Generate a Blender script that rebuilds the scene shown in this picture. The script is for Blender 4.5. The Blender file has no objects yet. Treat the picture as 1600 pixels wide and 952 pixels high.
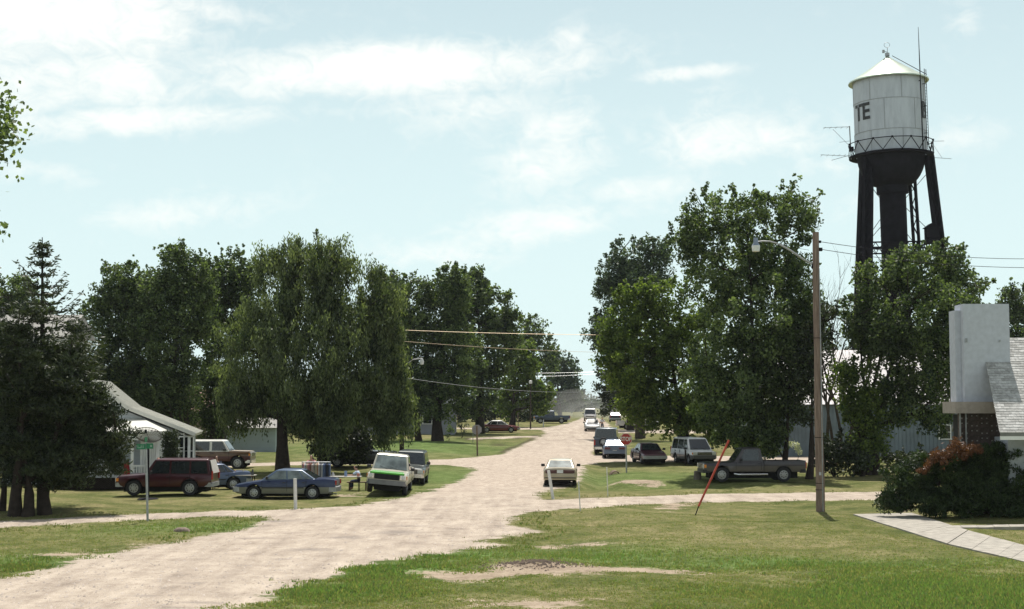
import bpy, bmesh, math, random
import numpy as np
from mathutils import Vector, Matrix, noise as mnoise
R = math.radians
sc = bpy.context.scene
COL = sc.collection
rng = np.random.default_rng(7)
random.seed(7)

# ---------------------------------------------------------------- camera
F = 1600 * 50 / 36.0            # focal length in photo pixels
PITCH = math.atan(156 / F)
CAMZ = 4.4
cam = bpy.data.cameras.new('camera')
cam.lens = 50; cam.sensor_width = 36; cam.clip_start = 0.5; cam.clip_end = 20000
camo = bpy.data.objects.new('camera', cam); COL.objects.link(camo)
camo.location = (0, 0, CAMZ); camo.rotation_euler = (math.pi / 2 + PITCH, 0, 0)
sc.camera = camo

# ---------------------------------------------------------------- sky, sun, exposure
SUN_EL, SUN_AZ = 65.0, 7.0      # azimuth measured from straight ahead, minus = left
sd = Vector((math.sin(R(SUN_AZ)) * math.cos(R(SUN_EL)), math.cos(R(SUN_AZ)) * math.cos(R(SUN_EL)), math.sin(R(SUN_EL))))
sun = bpy.data.lights.new('sun', 'SUN'); sun.energy = 5.0; sun.angle = R(0.53); sun.color = (1, 0.95, 0.87)
suno = bpy.data.objects.new('sun', sun); COL.objects.link(suno)
suno.rotation_euler = (-sd).to_track_quat('-Z', 'Y').to_euler()
sc.view_settings.view_transform = 'Standard'
sc.view_settings.look = 'None'
sc.view_settings.exposure = 0.27
sc.view_settings.gamma = 1
sc.render.film_transparent = False
sc.cycles.max_bounces = 6; sc.cycles.diffuse_bounces = 3; sc.cycles.transmission_bounces = 3
sc.cycles.transparent_max_bounces = 6; sc.cycles.volume_bounces = 0
sc.cycles.caustics_reflective = False; sc.cycles.caustics_refractive = False

world = bpy.data.worlds.new('World'); sc.world = world; world.use_nodes = True
wn, wl = world.node_tree.nodes, world.node_tree.links
bg = wn['Background']; bg.inputs['Strength'].default_value = 0.07
sky = wn.new('ShaderNodeTexSky'); sky.sky_type = 'NISHITA'; sky.sun_disc = False
sky.sun_elevation = R(SUN_EL); sky.sun_rotation = R(SUN_AZ); sky.altitude = 300
sky.air_density = 1.0; sky.dust_density = 1.5; sky.ozone_density = 1.2

def wmath(op, a, b=None, c=None, clamp=False):
    n = wn.new('ShaderNodeMath'); n.operation = op; n.use_clamp = clamp
    for i, v in enumerate((a, b, c)):
        if v is None: continue
        if isinstance(v, (int, float)): n.inputs[i].default_value = v
        else: wl.new(v, n.inputs[i])
    return n.outputs[0]
tc = wn.new('ShaderNodeTexCoord')
sep = wn.new('ShaderNodeSeparateXYZ'); wl.new(tc.outputs['Generated'], sep.inputs[0])
az = wmath('ARCTAN2', sep.outputs[0], sep.outputs[1])
el = wmath('ARCSINE', sep.outputs[2])
# cloud-layer coordinates: streaky noise, stretched sideways
cv = wn.new('ShaderNodeCombineXYZ')
wl.new(wmath('MULTIPLY', az, 9.0), cv.inputs[0]); wl.new(wmath('MULTIPLY', el, 17.0), cv.inputs[1])
n1 = wn.new('ShaderNodeTexNoise'); n1.inputs['Scale'].default_value = 1.3; n1.inputs['Detail'].default_value = 9; n1.inputs['Roughness'].default_value = 0.62; n1.inputs['Distortion'].default_value = 0.6
wl.new(cv.outputs[0], n1.inputs['Vector'])
cv2 = wn.new('ShaderNodeCombineXYZ')
wl.new(wmath('MULTIPLY', az, 40.0), cv2.inputs[0]); wl.new(wmath('MULTIPLY', el, 60.0), cv2.inputs[1])
n2 = wn.new('ShaderNodeTexNoise'); n2.inputs['Scale'].default_value = 1.2; n2.inputs['Detail'].default_value = 7; n2.inputs['Roughness'].default_value = 0.65; n2.inputs['Distortion'].default_value = 0.8
wl.new(cv2.outputs[0], n2.inputs['Vector'])
def cloud_bank(px, py, rx, ry, rot, amp):
    a0 = math.atan((px - 800) / F); e0 = math.atan((476 - py) / F) + PITCH
    dx = wmath('SUBTRACT', az, a0); dy = wmath('SUBTRACT', el, e0)
    c, s = math.cos(R(rot)), math.sin(R(rot))
    u = wmath('MULTIPLY', wmath('ADD', wmath('MULTIPLY', dx, c), wmath('MULTIPLY', dy, s)), F / rx)
    v = wmath('MULTIPLY', wmath('SUBTRACT', wmath('MULTIPLY', dy, c), wmath('MULTIPLY', dx, s)), F / ry)
    d = wmath('ADD', wmath('MULTIPLY', u, u), wmath('MULTIPLY', v, v))
    return wmath('MULTIPLY', wmath('EXPONENT', wmath('MULTIPLY', d, -1.0)), amp)
banks = [(60, 60, 240, 75, 0, 1.0), (40, 165, 120, 60, 0, .62), (190, 205, 230, 26, 6, .8), (620, 110, 330, 42, 3, 1.0), (760, 95, 150, 45, 0, .55),
         (700, 170, 190, 40, 0, .5), (870, 210, 90, 65, 25, .6), (1160, 225, 170, 50, 0, .62), (860, 250, 110, 60, 15, .6), (440, 125, 150, 40, 8, .7), (150, 130, 180, 60, -10, .7), (300, 30, 140, 25, -8, .5), (1290, 270, 90, 28, 0, .45), (960, 300, 160, 30, 6, .45), (1075, 118, 90, 13, 4, .7), (1100, 180, 60, 40, 30, .4),
         (840, 350, 170, 34, 8, .6), (700, 395, 160, 28, 4, .5), (270, 340, 160, 34, 6, .5), (880, 70, 50, 30, 30, .6), (1520, 60, 40, 30, 60, .4),
         (1500, 240, 120, 30, 5, .35), (60, 290, 150, 22, 2, .35), (1300, 330, 100, 25, 0, .3)]
m = None
for b in banks:
    g = cloud_bank(*b); m = g if m is None else wmath('MAXIMUM', m, g)
# elsewhere (outside the frame) the same thin clouds go on at even cover
amb = wmath('MULTIPLY', wmath('GREATER_THAN', wmath('ABSOLUTE', az), 0.42), 0.38)
m = wmath('MAXIMUM', m, amb)
tex = wmath('ADD', wmath('MULTIPLY', n1.outputs[0], 0.52), wmath('MULTIPLY', n2.outputs[0], 0.48))
cl = wmath('MULTIPLY', wmath('SUBTRACT', wmath('ADD', tex, wmath('MULTIPLY', m, 0.42)), 0.56), 3.6, clamp=True)
cl = wmath('MULTIPLY', cl, wmath('MULTIPLY', wmath('ADD', m, 0.12), 1.7, clamp=True))
cl = wmath('MULTIPLY', cl, 0.92)
tint = wn.new('ShaderNodeMix'); tint.data_type = 'RGBA'; tint.blend_type = 'MULTIPLY'; tint.inputs[0].default_value = 1
wl.new(sky.outputs[0], tint.inputs[6]); tint.inputs[7].default_value = (1.0, 1.02, 0.92, 1)
mx = wn.new('ShaderNodeMix'); mx.data_type = 'RGBA'
veil = wn.new('ShaderNodeMix'); veil.data_type = 'RGBA'; wl.new(wmath('MULTIPLY', wmath('EXPONENT', wmath('MULTIPLY', wmath('MULTIPLY', el, el), -4.5)), .88), veil.inputs[0]); wl.new(tint.outputs[2], veil.inputs[6]); veil.inputs[7].default_value = (9.8, 12.1, 12.2, 1)
wl.new(cl, mx.inputs[0]); wl.new(veil.outputs[2], mx.inputs[6]); mx.inputs[7].default_value = (12.6, 12.8, 12.3, 1)
# haze whitens the lowest sky
SKYMIX = mx
wl.new(mx.outputs[2], bg.inputs['Color'])

# ---------------------------------------------------------------- pixel <-> place helpers
CT, ST = math.cos(PITCH), math.sin(PITCH)
def zb(y):
    y = np.asarray(y, float)
    t = np.clip((y - 62) / 150, 0, 1)
    return 1.75 * (t * t * (1.6 - .6 * t)) ** .85 + np.clip((y - 212) / 300, 0, 1) * 0.55
def ray(px, py):
    cx, cz = (px - 800) / F, (476 - py) / F
    return cx, CT - cz * ST, ST + cz * CT
def P(px, py):                  # ground point under a photo pixel
    dx, dy, dz = ray(px, py)
    z = 0.0
    for _ in range(25):
        t = (z - CAMZ) / dz if dz < -1e-5 else 4000
        t = min(t, 2500)
        z = .5 * z + .5 * float(zb(t * dy))
    return (t * dx, t * dy)
def at(px, py, Y):              # point at distance Y that falls on a photo pixel
    dx, dy, dz = ray(px, py); t = Y / dy
    return Vector((t * dx, Y, CAMZ + t * dz))

# ---------------------------------------------------------------- mesh helpers
class MB:
    def __init__(s): s.v = []; s.f = []; s.m = []
    def add(s, vs, fs, mi=0):
        o = len(s.v); s.v += [tuple(v) for v in vs]; s.f += [tuple(i + o for i in f) for f in fs]; s.m += [mi] * len(fs); return s
    def box(s, c, d, rz=0, mi=0, M=None):
        hx, hy, hz = d[0] / 2, d[1] / 2, d[2] / 2
        vs = [Vector((x, y, z)) for x in (-hx, hx) for y in (-hy, hy) for z in (-hz, hz)]
        if M is not None: vs = [M @ v for v in vs]
        if rz: q = Matrix.Rotation(rz, 3, 'Z'); vs = [q @ v for v in vs]
        vs = [v + Vector(c) for v in vs]
        return s.add(vs, [(0, 1, 3, 2), (4, 6, 7, 5), (0, 4, 5, 1), (2, 3, 7, 6), (0, 2, 6, 4), (1, 5, 7, 3)], mi)
    def bar(s, a, b, w, h=None, mi=0):
        a, b = Vector(a), Vector(b); d = b - a; L = d.length
        if L < 1e-6: return s
        q = d.to_track_quat('Z', 'Y').to_matrix()
        return s.box((a + b) / 2, (w, h or w, L), M=q, mi=mi)
    def tube(s, pts, rad, n=6, mi=0, cap=True):
        pts = [Vector(p) for p in pts]
        if isinstance(rad, (int, float)): rad = [rad] * len(pts)
        rings = []; o = len(s.v)
        ref = Vector((0.13, 0.99, 0.05))
        for i, p in enumerate(pts):
            d = (pts[min(i + 1, len(pts) - 1)] - pts[max(i - 1, 0)]).normalized()
            a = d.cross(ref)
            if a.length < .1: a = d.cross(Vector((1, 0, 0)))
            a.normalize(); b = d.cross(a)
            for k in range(n):
                t = 2 * math.pi * k / n
                s.v.append(tuple(p + (a * math.cos(t) + b * math.sin(t)) * rad[i]))
        for i in range(len(pts) - 1):
            for k in range(n):
                k2 = (k + 1) % n
                s.f.append((o + i * n + k, o + i * n + k2, o + (i + 1) * n + k2, o + (i + 1) * n + k)); s.m.append(mi)
        if cap:
            s.f.append(tuple(o + k for k in range(n))[::-1]); s.m.append(mi)
            s.f.append(tuple(o + (len(pts) - 1) * n + k for k in range(n))); s.m.append(mi)
        return s
    def lathe(s, prof, n=24, axis='Z', c=(0, 0, 0), mi=0, closed=False):
        o = len(s.v); c = Vector(c)
        for r, h in prof:
            for k in range(n):
                t = 2 * math.pi * k / n; x, y = r * math.cos(t), r * math.sin(t)
                p = (x, y, h) if axis == 'Z' else ((h, x, y) if axis == 'X' else (x, h, y))
                s.v.append(tuple(Vector(p) + c))
        m_ = len(prof)
        for i in range(m_ if closed else m_ - 1):
            j = (i + 1) % m_
            for k in range(n):
                k2 = (k + 1) % n
                s.f.append((o + i * n + k, o + i * n + k2, o + j * n + k2, o + j * n + k)); s.m.append(mi)
        return s
    def panel(s, q, t=.01, off=.004, mi=0):
        # q: 4 corners counter-clockwise seen from outside
        q = [Vector(v) for v in q]
        n = (q[1] - q[0]).cross(q[3] - q[0]); n.normalize()
        a = [v + n * (off - t) for v in q]; b = [v + n * off for v in q]
        k = len(q)
        return s.add(a + b, [tuple(range(k))[::-1], tuple(range(k, 2 * k))] + [(i, (i + 1) % k, k + (i + 1) % k, k + i) for i in range(k)], mi)
    def prism(s, poly, h0, h1, plane='XZ', mi=0):
        # poly in plane coords extruded along the remaining axis
        def mk(a, b, h): return (a, h, b) if plane == 'XZ' else ((h, a, b) if plane == 'YZ' else (a, b, h))
        k = len(poly)
        vs = [mk(a, b, h0) for a, b in poly] + [mk(a, b, h1) for a, b in poly]
        return s.add(vs, [tuple(range(k)), tuple(range(k, 2 * k))[::-1]] + [(i, k + i, k + (i + 1) % k, (i + 1) % k) for i in range(k)], mi)
    def build(s, name, mat, parent=None, smooth=False, bevel=0, seg=2, loc=None):
        me = bpy.data.meshes.new(name); me.from_pydata(s.v, [], s.f)
        mats = mat if isinstance(mat, (list, tuple)) else [mat]
        for m_ in mats: me.materials.append(m_)
        if len(mats) > 1: me.polygons.foreach_set('material_index', s.m)
        bm = bmesh.new(); bm.from_mesh(me); bmesh.ops.recalc_face_normals(bm, faces=bm.faces); bm.to_mesh(me); bm.free()
        if smooth:
            me.polygons.foreach_set('use_smooth', [True] * len(me.polygons))
            try: me.set_sharp_from_angle(angle=R(smooth if smooth is not True else 40))
            except Exception: pass
        me.update()
        o = bpy.data.objects.new(name, me); COL.objects.link(o)
        if parent: o.parent = parent
        if loc is not None: o.location = loc
        if bevel:
            md = o.modifiers.new('bevel', 'BEVEL'); md.width = bevel; md.segments = seg; md.limit_method = 'ANGLE'; md.angle_limit = R(35)
        return o
def tag(o, label=None, cat=None, group=None, kind=None):
    if label: o['label'] = label
    if cat: o['category'] = cat
    if group: o['group'] = group
    if kind: o['kind'] = kind
    return o
def empty(name, loc, rz=0, label=None, cat=None, group=None):
    o = bpy.data.objects.new(name, None); COL.objects.link(o); o.empty_display_size = .3
    o.location = loc; o.rotation_euler = (0, 0, rz)
    return tag(o, label, cat, group)
def copy_tree(o, parent=None):
    c = o.copy(); COL.objects.link(c); c.parent = parent
    for ch in list(o.children): copy_tree(ch, c)
    return c
def np_mesh(name, V, Fq, mat, attrs=None, face_attrs=None, parent=None, k=4):
    me = bpy.data.meshes.new(name)
    V = np.ascontiguousarray(V, dtype=np.float32); Fq = np.ascontiguousarray(Fq, dtype=np.int32)
    me.vertices.add(len(V)); me.vertices.foreach_set('co', V.ravel())
    me.loops.add(Fq.size); me.loops.foreach_set('vertex_index', Fq.ravel())
    me.polygons.add(len(Fq)); me.polygons.foreach_set('loop_start', np.arange(0, Fq.size, k, dtype=np.int32))
    me.polygons.foreach_set('loop_total', np.full(len(Fq), k, dtype=np.int32))
    me.materials.append(mat)
    me.update(calc_edges=True)
    for dom, d in (('POINT', attrs or {}), ('FACE', face_attrs or {})):
        for nm, val in d.items():
            a = me.attributes.new(nm, 'FLOAT', dom); a.data.foreach_set('value', np.ascontiguousarray(val, dtype=np.float32))
    o = bpy.data.objects.new(name, me); COL.objects.link(o)
    if parent: o.parent = parent
    return o

# ---------------------------------------------------------------- materials
def mat_new(name):
    m_ = bpy.data.materials.new(name); m_.use_nodes = True
    return m_, m_.node_tree.nodes, m_.node_tree.links, m_.node_tree.nodes['Principled BSDF']
_mc = {}
def paint(name, col, rough=.45, metal=0, spec=.5, var=.12, scale=6, bump=0, coat=0, bscale=None):
    if name in _mc: return _mc[name]
    m_, n, l, b = mat_new(name)
    tcn = n.new('ShaderNodeTexCoord'); nz = n.new('ShaderNodeTexNoise'); nz.inputs['Scale'].default_value = scale; nz.inputs['Detail'].default_value = 5
    l.new(tcn.outputs['Object'], nz.inputs['Vector'])
    r_ = n.new('ShaderNodeValToRGB'); r_.color_ramp.elements[0].position = .3; r_.color_ramp.elements[1].position = .72
    r_.color_ramp.elements[0].color = (*[c * (1 - var) for c in col], 1); r_.color_ramp.elements[1].color = (*[min(1, c * (1 + var)) for c in col], 1)
    l.new(nz.outputs[0], r_.inputs[0]); l.new(r_.outputs[0], b.inputs['Base Color'])
    b.inputs['Roughness'].default_value = rough; b.inputs['Metallic'].default_value = metal; b.inputs['Specular IOR Level'].default_value = spec
    if coat: b.inputs['Coat Weight'].default_value = coat; b.inputs['Coat Roughness'].default_value = .05
    if bump:
        bn = n.new('ShaderNodeTexNoise'); bn.inputs['Scale'].default_value = bscale or scale * 6; bn.inputs['Detail'].default_value = 4; l.new(tcn.outputs['Object'], bn.inputs['Vector'])
        bp = n.new('ShaderNodeBump'); bp.inputs['Strength'].default_value = bump; bp.inputs['Distance'].default_value = .02
        l.new(bn.outputs[0], bp.inputs['Height']); l.new(bp.outputs[0], b.inputs['Normal'])
    _mc[name] = m_; return m_
def car_paint(name, col, metal=.2):
    return paint(name, col, rough=.32, metal=metal, var=.1, scale=2.5, coat=.35)
M = dict(
    glass=paint('dark_glass', (.02, .025, .028), .04, 0, .8, .3, 3),
    glass_lit=paint('lit_glass', (.16, .19, .19), .06, 0, .8, .5, 2.5),  # pale base paints light showing in car windows into the glass
    rubber=paint('tyre_rubber', (.018, .018, .02), .85),
    chrome=paint('chrome', (.62, .62, .62), .22, 1),
    alloy=paint('alloy', (.42, .43, .44), .4, .7),
    black=paint('black_plastic', (.015, .015, .017), .6),
    seam=paint('seam_black', (.008, .008, .008), .9),
    red=paint('red_lens', (.35, .012, .012), .2, 0, .6),
    amber=paint('amber_lens', (.75, .26, .03), .25, 0, .6),
    lamp=paint('clear_lens', (.55, .56, .56), .12, 0, .8),
    plate=paint('plate_white', (.6, .62, .62), .5),
    white=paint('white_paint', (.76, .76, .74), .5, var=.06, scale=2),
    steel=paint('galvanised_steel', (.34, .35, .36), .5, .5, var=.2),
    wood=paint('weathered_wood', (.19, .135, .10), .9, var=.35, scale=3, bump=.5),
    rust=paint('red_marker_paint', (.42, .055, .03), .6, var=.25),
    dark=paint('dark_steel', (.012, .011, .015), .9, 0, .15, var=.35, scale=1.5, bump=.2),
    concrete=paint('concrete', (.31, .285, .245), .9, var=.28, scale=3, bump=.4),
)
def leaf_mat(name, c0, c1, trans=.3, rough=.55):
    m_, n, l, b = mat_new(name)
    at_ = n.new('ShaderNodeAttribute'); at_.attribute_name = 'tint'
    r_ = n.new('ShaderNodeValToRGB'); r_.color_ramp.elements[0].color = (*c0, 1); r_.color_ramp.elements[1].color = (*c1, 1)
    l.new(at_.outputs['Fac'], r_.inputs[0]); l.new(r_.outputs[0], b.inputs['Base Color'])
    b.inputs['Roughness'].default_value = rough; b.inputs['Specular IOR Level'].default_value = .35
    tr = n.new('ShaderNodeBsdfTranslucent'); 
    mm = n.new('ShaderNodeMix'); mm.data_type = 'RGBA'; mm.blend_type = 'MULTIPLY'; mm.inputs[0].default_value = 1; mm.inputs[7].default_value = (1.5, 1.6, .7, 1)
    l.new(r_.outputs[0], mm.inputs[6]); l.new(mm.outputs[2], tr.inputs['Color'])
    mix = n.new('ShaderNodeMixShader'); mix.inputs[0].default_value = trans
    l.new(b.outputs[0], mix.inputs[1]); l.new(tr.outputs[0], mix.inputs[2]); l.new(mix.outputs[0], n['Material Output'].inputs['Surface'])
    return m_
LM = dict(
    mid=leaf_mat('leaves_mid_green', (.014, .032, .012), (.18, .235, .095), .40),
    olive=leaf_mat('leaves_olive_green', (.024, .042, .017), (.20, .24, .115), .42),
    bright=leaf_mat('leaves_bright_green', (.035, .065, .014), (.20, .26, .065), .44),
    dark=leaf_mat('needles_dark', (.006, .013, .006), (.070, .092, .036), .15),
    juniper=leaf_mat('juniper_needles', (.010, .022, .008), (.06, .095, .03), .2),
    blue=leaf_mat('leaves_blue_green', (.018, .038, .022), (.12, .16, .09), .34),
    brown=leaf_mat('dead_needles', (.05, .022, .010), (.20, .085, .038), .15),
    flower=leaf_mat('pale_flowers', (.4, .42, .36), (.7, .7, .62), .2),
)
def bark(name, col):
    return paint(name, col, .95, 0, .2, .4, 4, bump=.9, bscale=14)
M['bark'] = bark('bark_grey', (.065, .052, .042)); M['barkd'] = bark('bark_dark', (.035, .027, .022)); M['barkl'] = bark('bark_pale', (.16, .14, .12))
# ---------------------------------------------------------------- ground: outlines on the plan
def poly(pts): return np.array([P(*p) for p in pts])
ROAD = [
    poly([(-260, 955), (-120, 925), (0, 903), (60, 893), (130, 872), (200, 860), (280, 845), (350, 832), (405, 819), (418, 812), (400, 807), (320, 808), (230, 812), (120, 818), (0, 825), (-300, 846),
          (-300, 834), (0, 815), (110, 809), (230, 803), (330, 800), (460, 796), (560, 790), (610, 782), (670, 768), (710, 756), (736, 742), (744, 732), (700, 727), (600, 726), (450, 727), (340, 731), (100, 742), (100, 736), (340, 726), (450, 722), (600, 720),
          (700, 718), (750, 714), (785, 710), (800, 702), (832, 688), (850, 679), (852, 674), (840, 671.5), (700, 671), (700, 669), (850, 669), (872, 665), (893, 660), (904, 656), (910, 652), (932, 652), (940, 657),
          (952, 664), (955, 671), (1100, 673), (1200, 675), (1200, 678), (1040, 677), (960, 677), (948, 682), (940, 690), (928, 700), (924, 711), (990, 712), (1130, 713), (1300, 714), (1300, 723), (1130, 722), (1000, 722), (940, 723), (912, 727), (908, 740), (905, 754),
          (880, 762), (850, 768), (835, 776), (850, 781), (1000, 776), (1100, 772), (1250, 770), (1450, 768), (1700, 766), (1700, 780), (1380, 781), (1250, 783), (1100, 785), (1000, 788), (900, 795), (845, 799), (825, 802), (800, 810), (790, 820), (845, 829),
          (810, 836), (745, 844), (780, 853), (700, 864), (640, 872), (590, 880), (540, 892), (510, 904), (450, 925), (370, 948), (300, 975), (180, 1060), (-300, 1200)]),
    poly([(735, 684), (845, 681), (845, 683.5), (735, 687)]),
]
DIRT = [
    poly([(645, 893), (700, 892), (760, 888), (830, 882), (960, 886), (1130, 887), (1105, 896), (1000, 902), (930, 907), (850, 903), (780, 910), (700, 915), (655, 908)]),
    poly([(735, 941), (840, 937), (930, 935), (925, 950), (800, 954), (730, 953)]),
    poly([(20, 871), (90, 864), (160, 856), (265, 846), (262, 851), (170, 863), (100, 872), (40, 876)]),
    poly([(820, 851), (900, 846), (960, 845), (940, 852), (860, 858)]),
    poly([(1020, 786), (1080, 786), (1070, 795), (1040, 797)]),
    poly([(950, 782), (1040, 779), (1050, 782)]),
    poly([(530, 773), (572, 770), (570, 776), (525, 777)]),
    poly([(960, 748), (1040, 752), (1030, 757), (960, 754)]),
    poly([(1395, 795), (1440, 792), (1440, 800), (1400, 801)]),
]
WALK = [poly([(1333, 804), (1425, 802), (1480, 820), (1600, 852), (1760, 895), (1720, 912), (1600, 872), (1540, 866), (1470, 848), (1400, 829)])]
def sdf(X, Y, pls):
    best = np.full(X.shape, -1e9)
    for p in pls:
        n = len(p); d = np.full(X.shape, 1e18); ins = np.zeros(X.shape, bool)
        for i in range(n):
            ax, ay = p[i]; bx, by = p[(i + 1) % n]
            ex, ey = bx - ax, by - ay; wx, wy = X - ax, Y - ay
            t = np.clip((wx * ex + wy * ey) / (ex * ex + ey * ey + 1e-12), 0, 1)
            d = np.minimum(d, (wx - ex * t) ** 2 + (wy - ey * t) ** 2)
            c = ((ay > Y) != (by > Y)) & (X < (bx - ax) * (Y - ay) / (by - ay + 1e-12) + ax)
            ins ^= c
        best = np.maximum(best, np.where(ins, 1, -1) * np.sqrt(d))
    return best
def blob(X, Y, px, py, rx, ry, amp):
    x0, y0 = P(px, py)
    return amp * np.exp(-(((X - x0) / rx) ** 2 + ((Y - y0) / ry) ** 2))
def G(X, Y, sr=None):
    X = np.atleast_1d(np.asarray(X, float)); Y = np.atleast_1d(np.asarray(Y, float))
    if sr is None: sr = sdf(X, Y, ROAD)
    k = np.clip((-sr) / 1.6, 0, 1); k = k * k * (3 - 2 * k)
    und = .09 * np.sin(X * .35 + 1.3) * np.sin(Y * .22) + .05 * np.sin(X * .9 + Y * .5) + .03 * np.sin(Y * 1.3 - X * .4)
    e = und * .8
    sw = sdf(X, Y, WALK); kw = np.clip((-sw - .1) / 1.2, 0, 1)
    # roadside ditch by the stop sign and small culvert hollows
    xd = 4.4 + (Y - 80) * .03
    win = np.clip((Y - 74) / 4, 0, 1) * np.clip((100 - Y) / 4, 0, 1)
    e = e - .5 * np.exp(-((X - xd) / 1.3) ** 2) * win
    e = e - .35 * np.exp(-((Y - 77 - .02 * X) / 2.2) ** 2) * np.clip((X - 4) / 3, 0, 1) * np.clip((14 - X) / 3, 0, 1)
    e = e + blob(X, Y, 920, 818, .75, 1.1, -.42) + blob(X, Y, 905, 803, 2.2, 1.0, .12) + blob(X, Y, 940, 826, 3, 1.2, .1) + blob(X, Y, 960, 735, .8, 1.6, -.35)
    e = e + blob(X, Y, 745, 705, 2.5, 5, -.35) + blob(X, Y, 780, 692, 3, 9, -.3) + blob(X, Y, 640, 700, 9, 12, .35) + blob(X, Y, 700, 720, 6, 6, -.1)
    e = e + blob(X, Y, 845, 888, .7, .5, .10) + blob(X, Y, 815, 890, .45, .4, .07)
    return zb(Y) + e * k * kw - .03 * (1 - kw) + np.clip(sr, 0, 2) * .02
def g1(x, y): return float(G(x, y)[0])
def GP(px, py):
    x, y = P(px, py); return Vector((x, y, g1(x, y)))

def ground_material():
    m_, n, l, b = mat_new('ground_cover')
    def attr(nm):
        a = n.new('ShaderNodeAttribute'); a.attribute_name = nm; return a.outputs['Fac']
    def mt(op, a, b_=None, c=None, clamp=False):
        q = n.new('ShaderNodeMath'); q.operation = op; q.use_clamp = clamp
        for i, v in enumerate((a, b_, c)):
            if v is None: continue
            if isinstance(v, (int, float)): q.inputs[i].default_value = v
            else: l.new(v, q.inputs[i])
        return q.outputs[0]
    geo = n.new('ShaderNodeNewGeometry')
    def nz(scale, detail=5, rough=.6, st=None):
        q = n.new('ShaderNodeTexNoise'); q.inputs['Scale'].default_value = scale; q.inputs['Detail'].default_value = detail; q.inputs['Roughness'].default_value = rough
        if st:
            mp = n.new('ShaderNodeMapping'); mp.inputs['Scale'].default_value = st[0]; mp.inputs['Rotation'].default_value = (0, 0, st[1]); l.new(geo.outputs['Position'], mp.inputs['Vector']); l.new(mp.outputs[0], q.inputs['Vector'])
        else: l.new(geo.outputs['Position'], q.inputs['Vector'])
        return q.outputs[0]
    def ramp(v, stops):
        q = n.new('ShaderNodeValToRGB'); cr = q.color_ramp
        while len(cr.elements) < len(stops): cr.elements.new(.5)
        for e, (p_, c) in zip(cr.elements, stops): e.position = p_; e.color = (*c, 1)
        l.new(v, q.inputs[0]); return q.outputs[0]
    def mix(f, a, b_, mode='MIX'):
        q = n.new('ShaderNodeMix'); q.data_type = 'RGBA'; q.blend_type = mode
        for i, v in ((0, f), (6, a), (7, b_)):
            if isinstance(v, (int, float)): q.inputs[i].default_value = v
            elif isinstance(v, tuple): q.inputs[i].default_value = (*v, 1)
            else: l.new(v, q.inputs[i])
        return q.outputs[2]
    big = nz(.12, 4); mid = nz(.7, 6, .65); fine = nz(9, 5, .75); vfine = nz(30, 3, .8)
    streak = nz(.5, 6, .65, ((1.0, 1.0, 1), 0))
    g = ramp(mt('ADD', mt('MULTIPLY', mid, .6), mt('MULTIPLY', big, .4)), [(.34, (.060, .076, .024)), (.45, (.108, .115, .044)), (.54, (.165, .152, .072)), (.66, (.24, .20, .118))])
    g = mix(mt('MULTIPLY', attr('lush'), mt('ADD', mt('MULTIPLY', mid, 1.8), -.05), None, True), g, ramp(mid, [(.3, (.045, .11, .025)), (.7, (.12, .20, .06))]))
    g = mix(.6, g, ramp(nz(2.2, 8, .85), [(.36, (.5, .52, .45)), (.5, (1, 1, 1)), (.64, (1.35, 1.3, 1.25))]), 'MULTIPLY')
    g = mix(.85, g, ramp(mt('ADD', mt('MULTIPLY', fine, .6), mt('MULTIPLY', vfine, .4)), [(.3, (.35, .38, .3)), (.5, (.92, .95, .88)), (.68, (1.75, 1.7, 1.6))]), 'MULTIPLY')
    track = nz(1.0, 5, .6, ((1.5, .16, 1), R(-4)))
    r_ = ramp(mt('ADD', mt('MULTIPLY', track, .5), mt('MULTIPLY', mid, .5)), [(.3, (.21, .175, .148)), (.44, (.33, .28, .235)), (.58, (.425, .365, .305)), (.72, (.50, .435, .37))])
    r_ = mix(.6, r_, ramp(nz(2.6, 8, .85, ((1, .55, 1), R(-4))), [(.36, (.50, .46, .43)), (.46, (.96, .95, .94)), (.62, (1.12, 1.12, 1.12))]), 'MULTIPLY')
    r_ = mix(.75, r_, ramp(vfine, [(.28, (.42, .40, .38)), (.44, (.93, .92, .91)), (.68, (1.35, 1.34, 1.32))]), 'MULTIPLY')
    rough_n = nz(3.2, 8, .8)
    r_ = mix(mt('MULTIPLY', attr('loose'), .7), r_, ramp(rough_n, [(.38, (.23, .19, .16)), (.5, (.41, .34, .28)), (.62, (.56, .48, .4))]))
    tar = mt('MULTIPLY', mt('SUBTRACT', mt('ADD', attr('tar'), mt('ADD', mt('MULTIPLY', nz(2.4, 8, .85, ((.6, 1.6, 1), R(-4))), 1.5), -.35)), 1.0), 2.2, clamp=True)
    r_ = mix(mt('MULTIPLY', tar, .62), r_, (.17, .15, .14))
    d_ = ramp(mt('ADD', mt('MULTIPLY', mid, .5), mt('MULTIPLY', fine, .5)), [(.33, (.12, .082, .06)), (.45, (.25, .195, .145)), (.6, (.38, .31, .235))])
    edge = mt('SUBTRACT', mt('MULTIPLY', mt('ADD', mt('MULTIPLY', mid, .65), mt('MULTIPLY', fine, .35)), 4.0), 2.0)
    rf = mt('MULTIPLY', mt('ADD', mt('ADD', attr('road'), mt('MULTIPLY', edge, 1.0)), .12), 4.5, clamp=True)
    df = mt('MULTIPLY', mt('ADD', mt('ADD', attr('dirt'), mt('MULTIPLY', edge, 1.6)), -.12), 3.0, clamp=True)
    c = mix(df, g, d_); c = mix(rf, c, r_)
    soil = mt('MULTIPLY', attr('soil'), 1, clamp=True)
    c = mix(soil, c, (.055, .04, .03))
    l.new(c, b.inputs['Base Color']); b.inputs['Roughness'].default_value = 1; b.inputs['Specular IOR Level'].default_value = .05
    bp = n.new('ShaderNodeBump'); bp.inputs['Distance'].default_value = .06; bp.inputs['Strength'].default_value = .55
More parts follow.
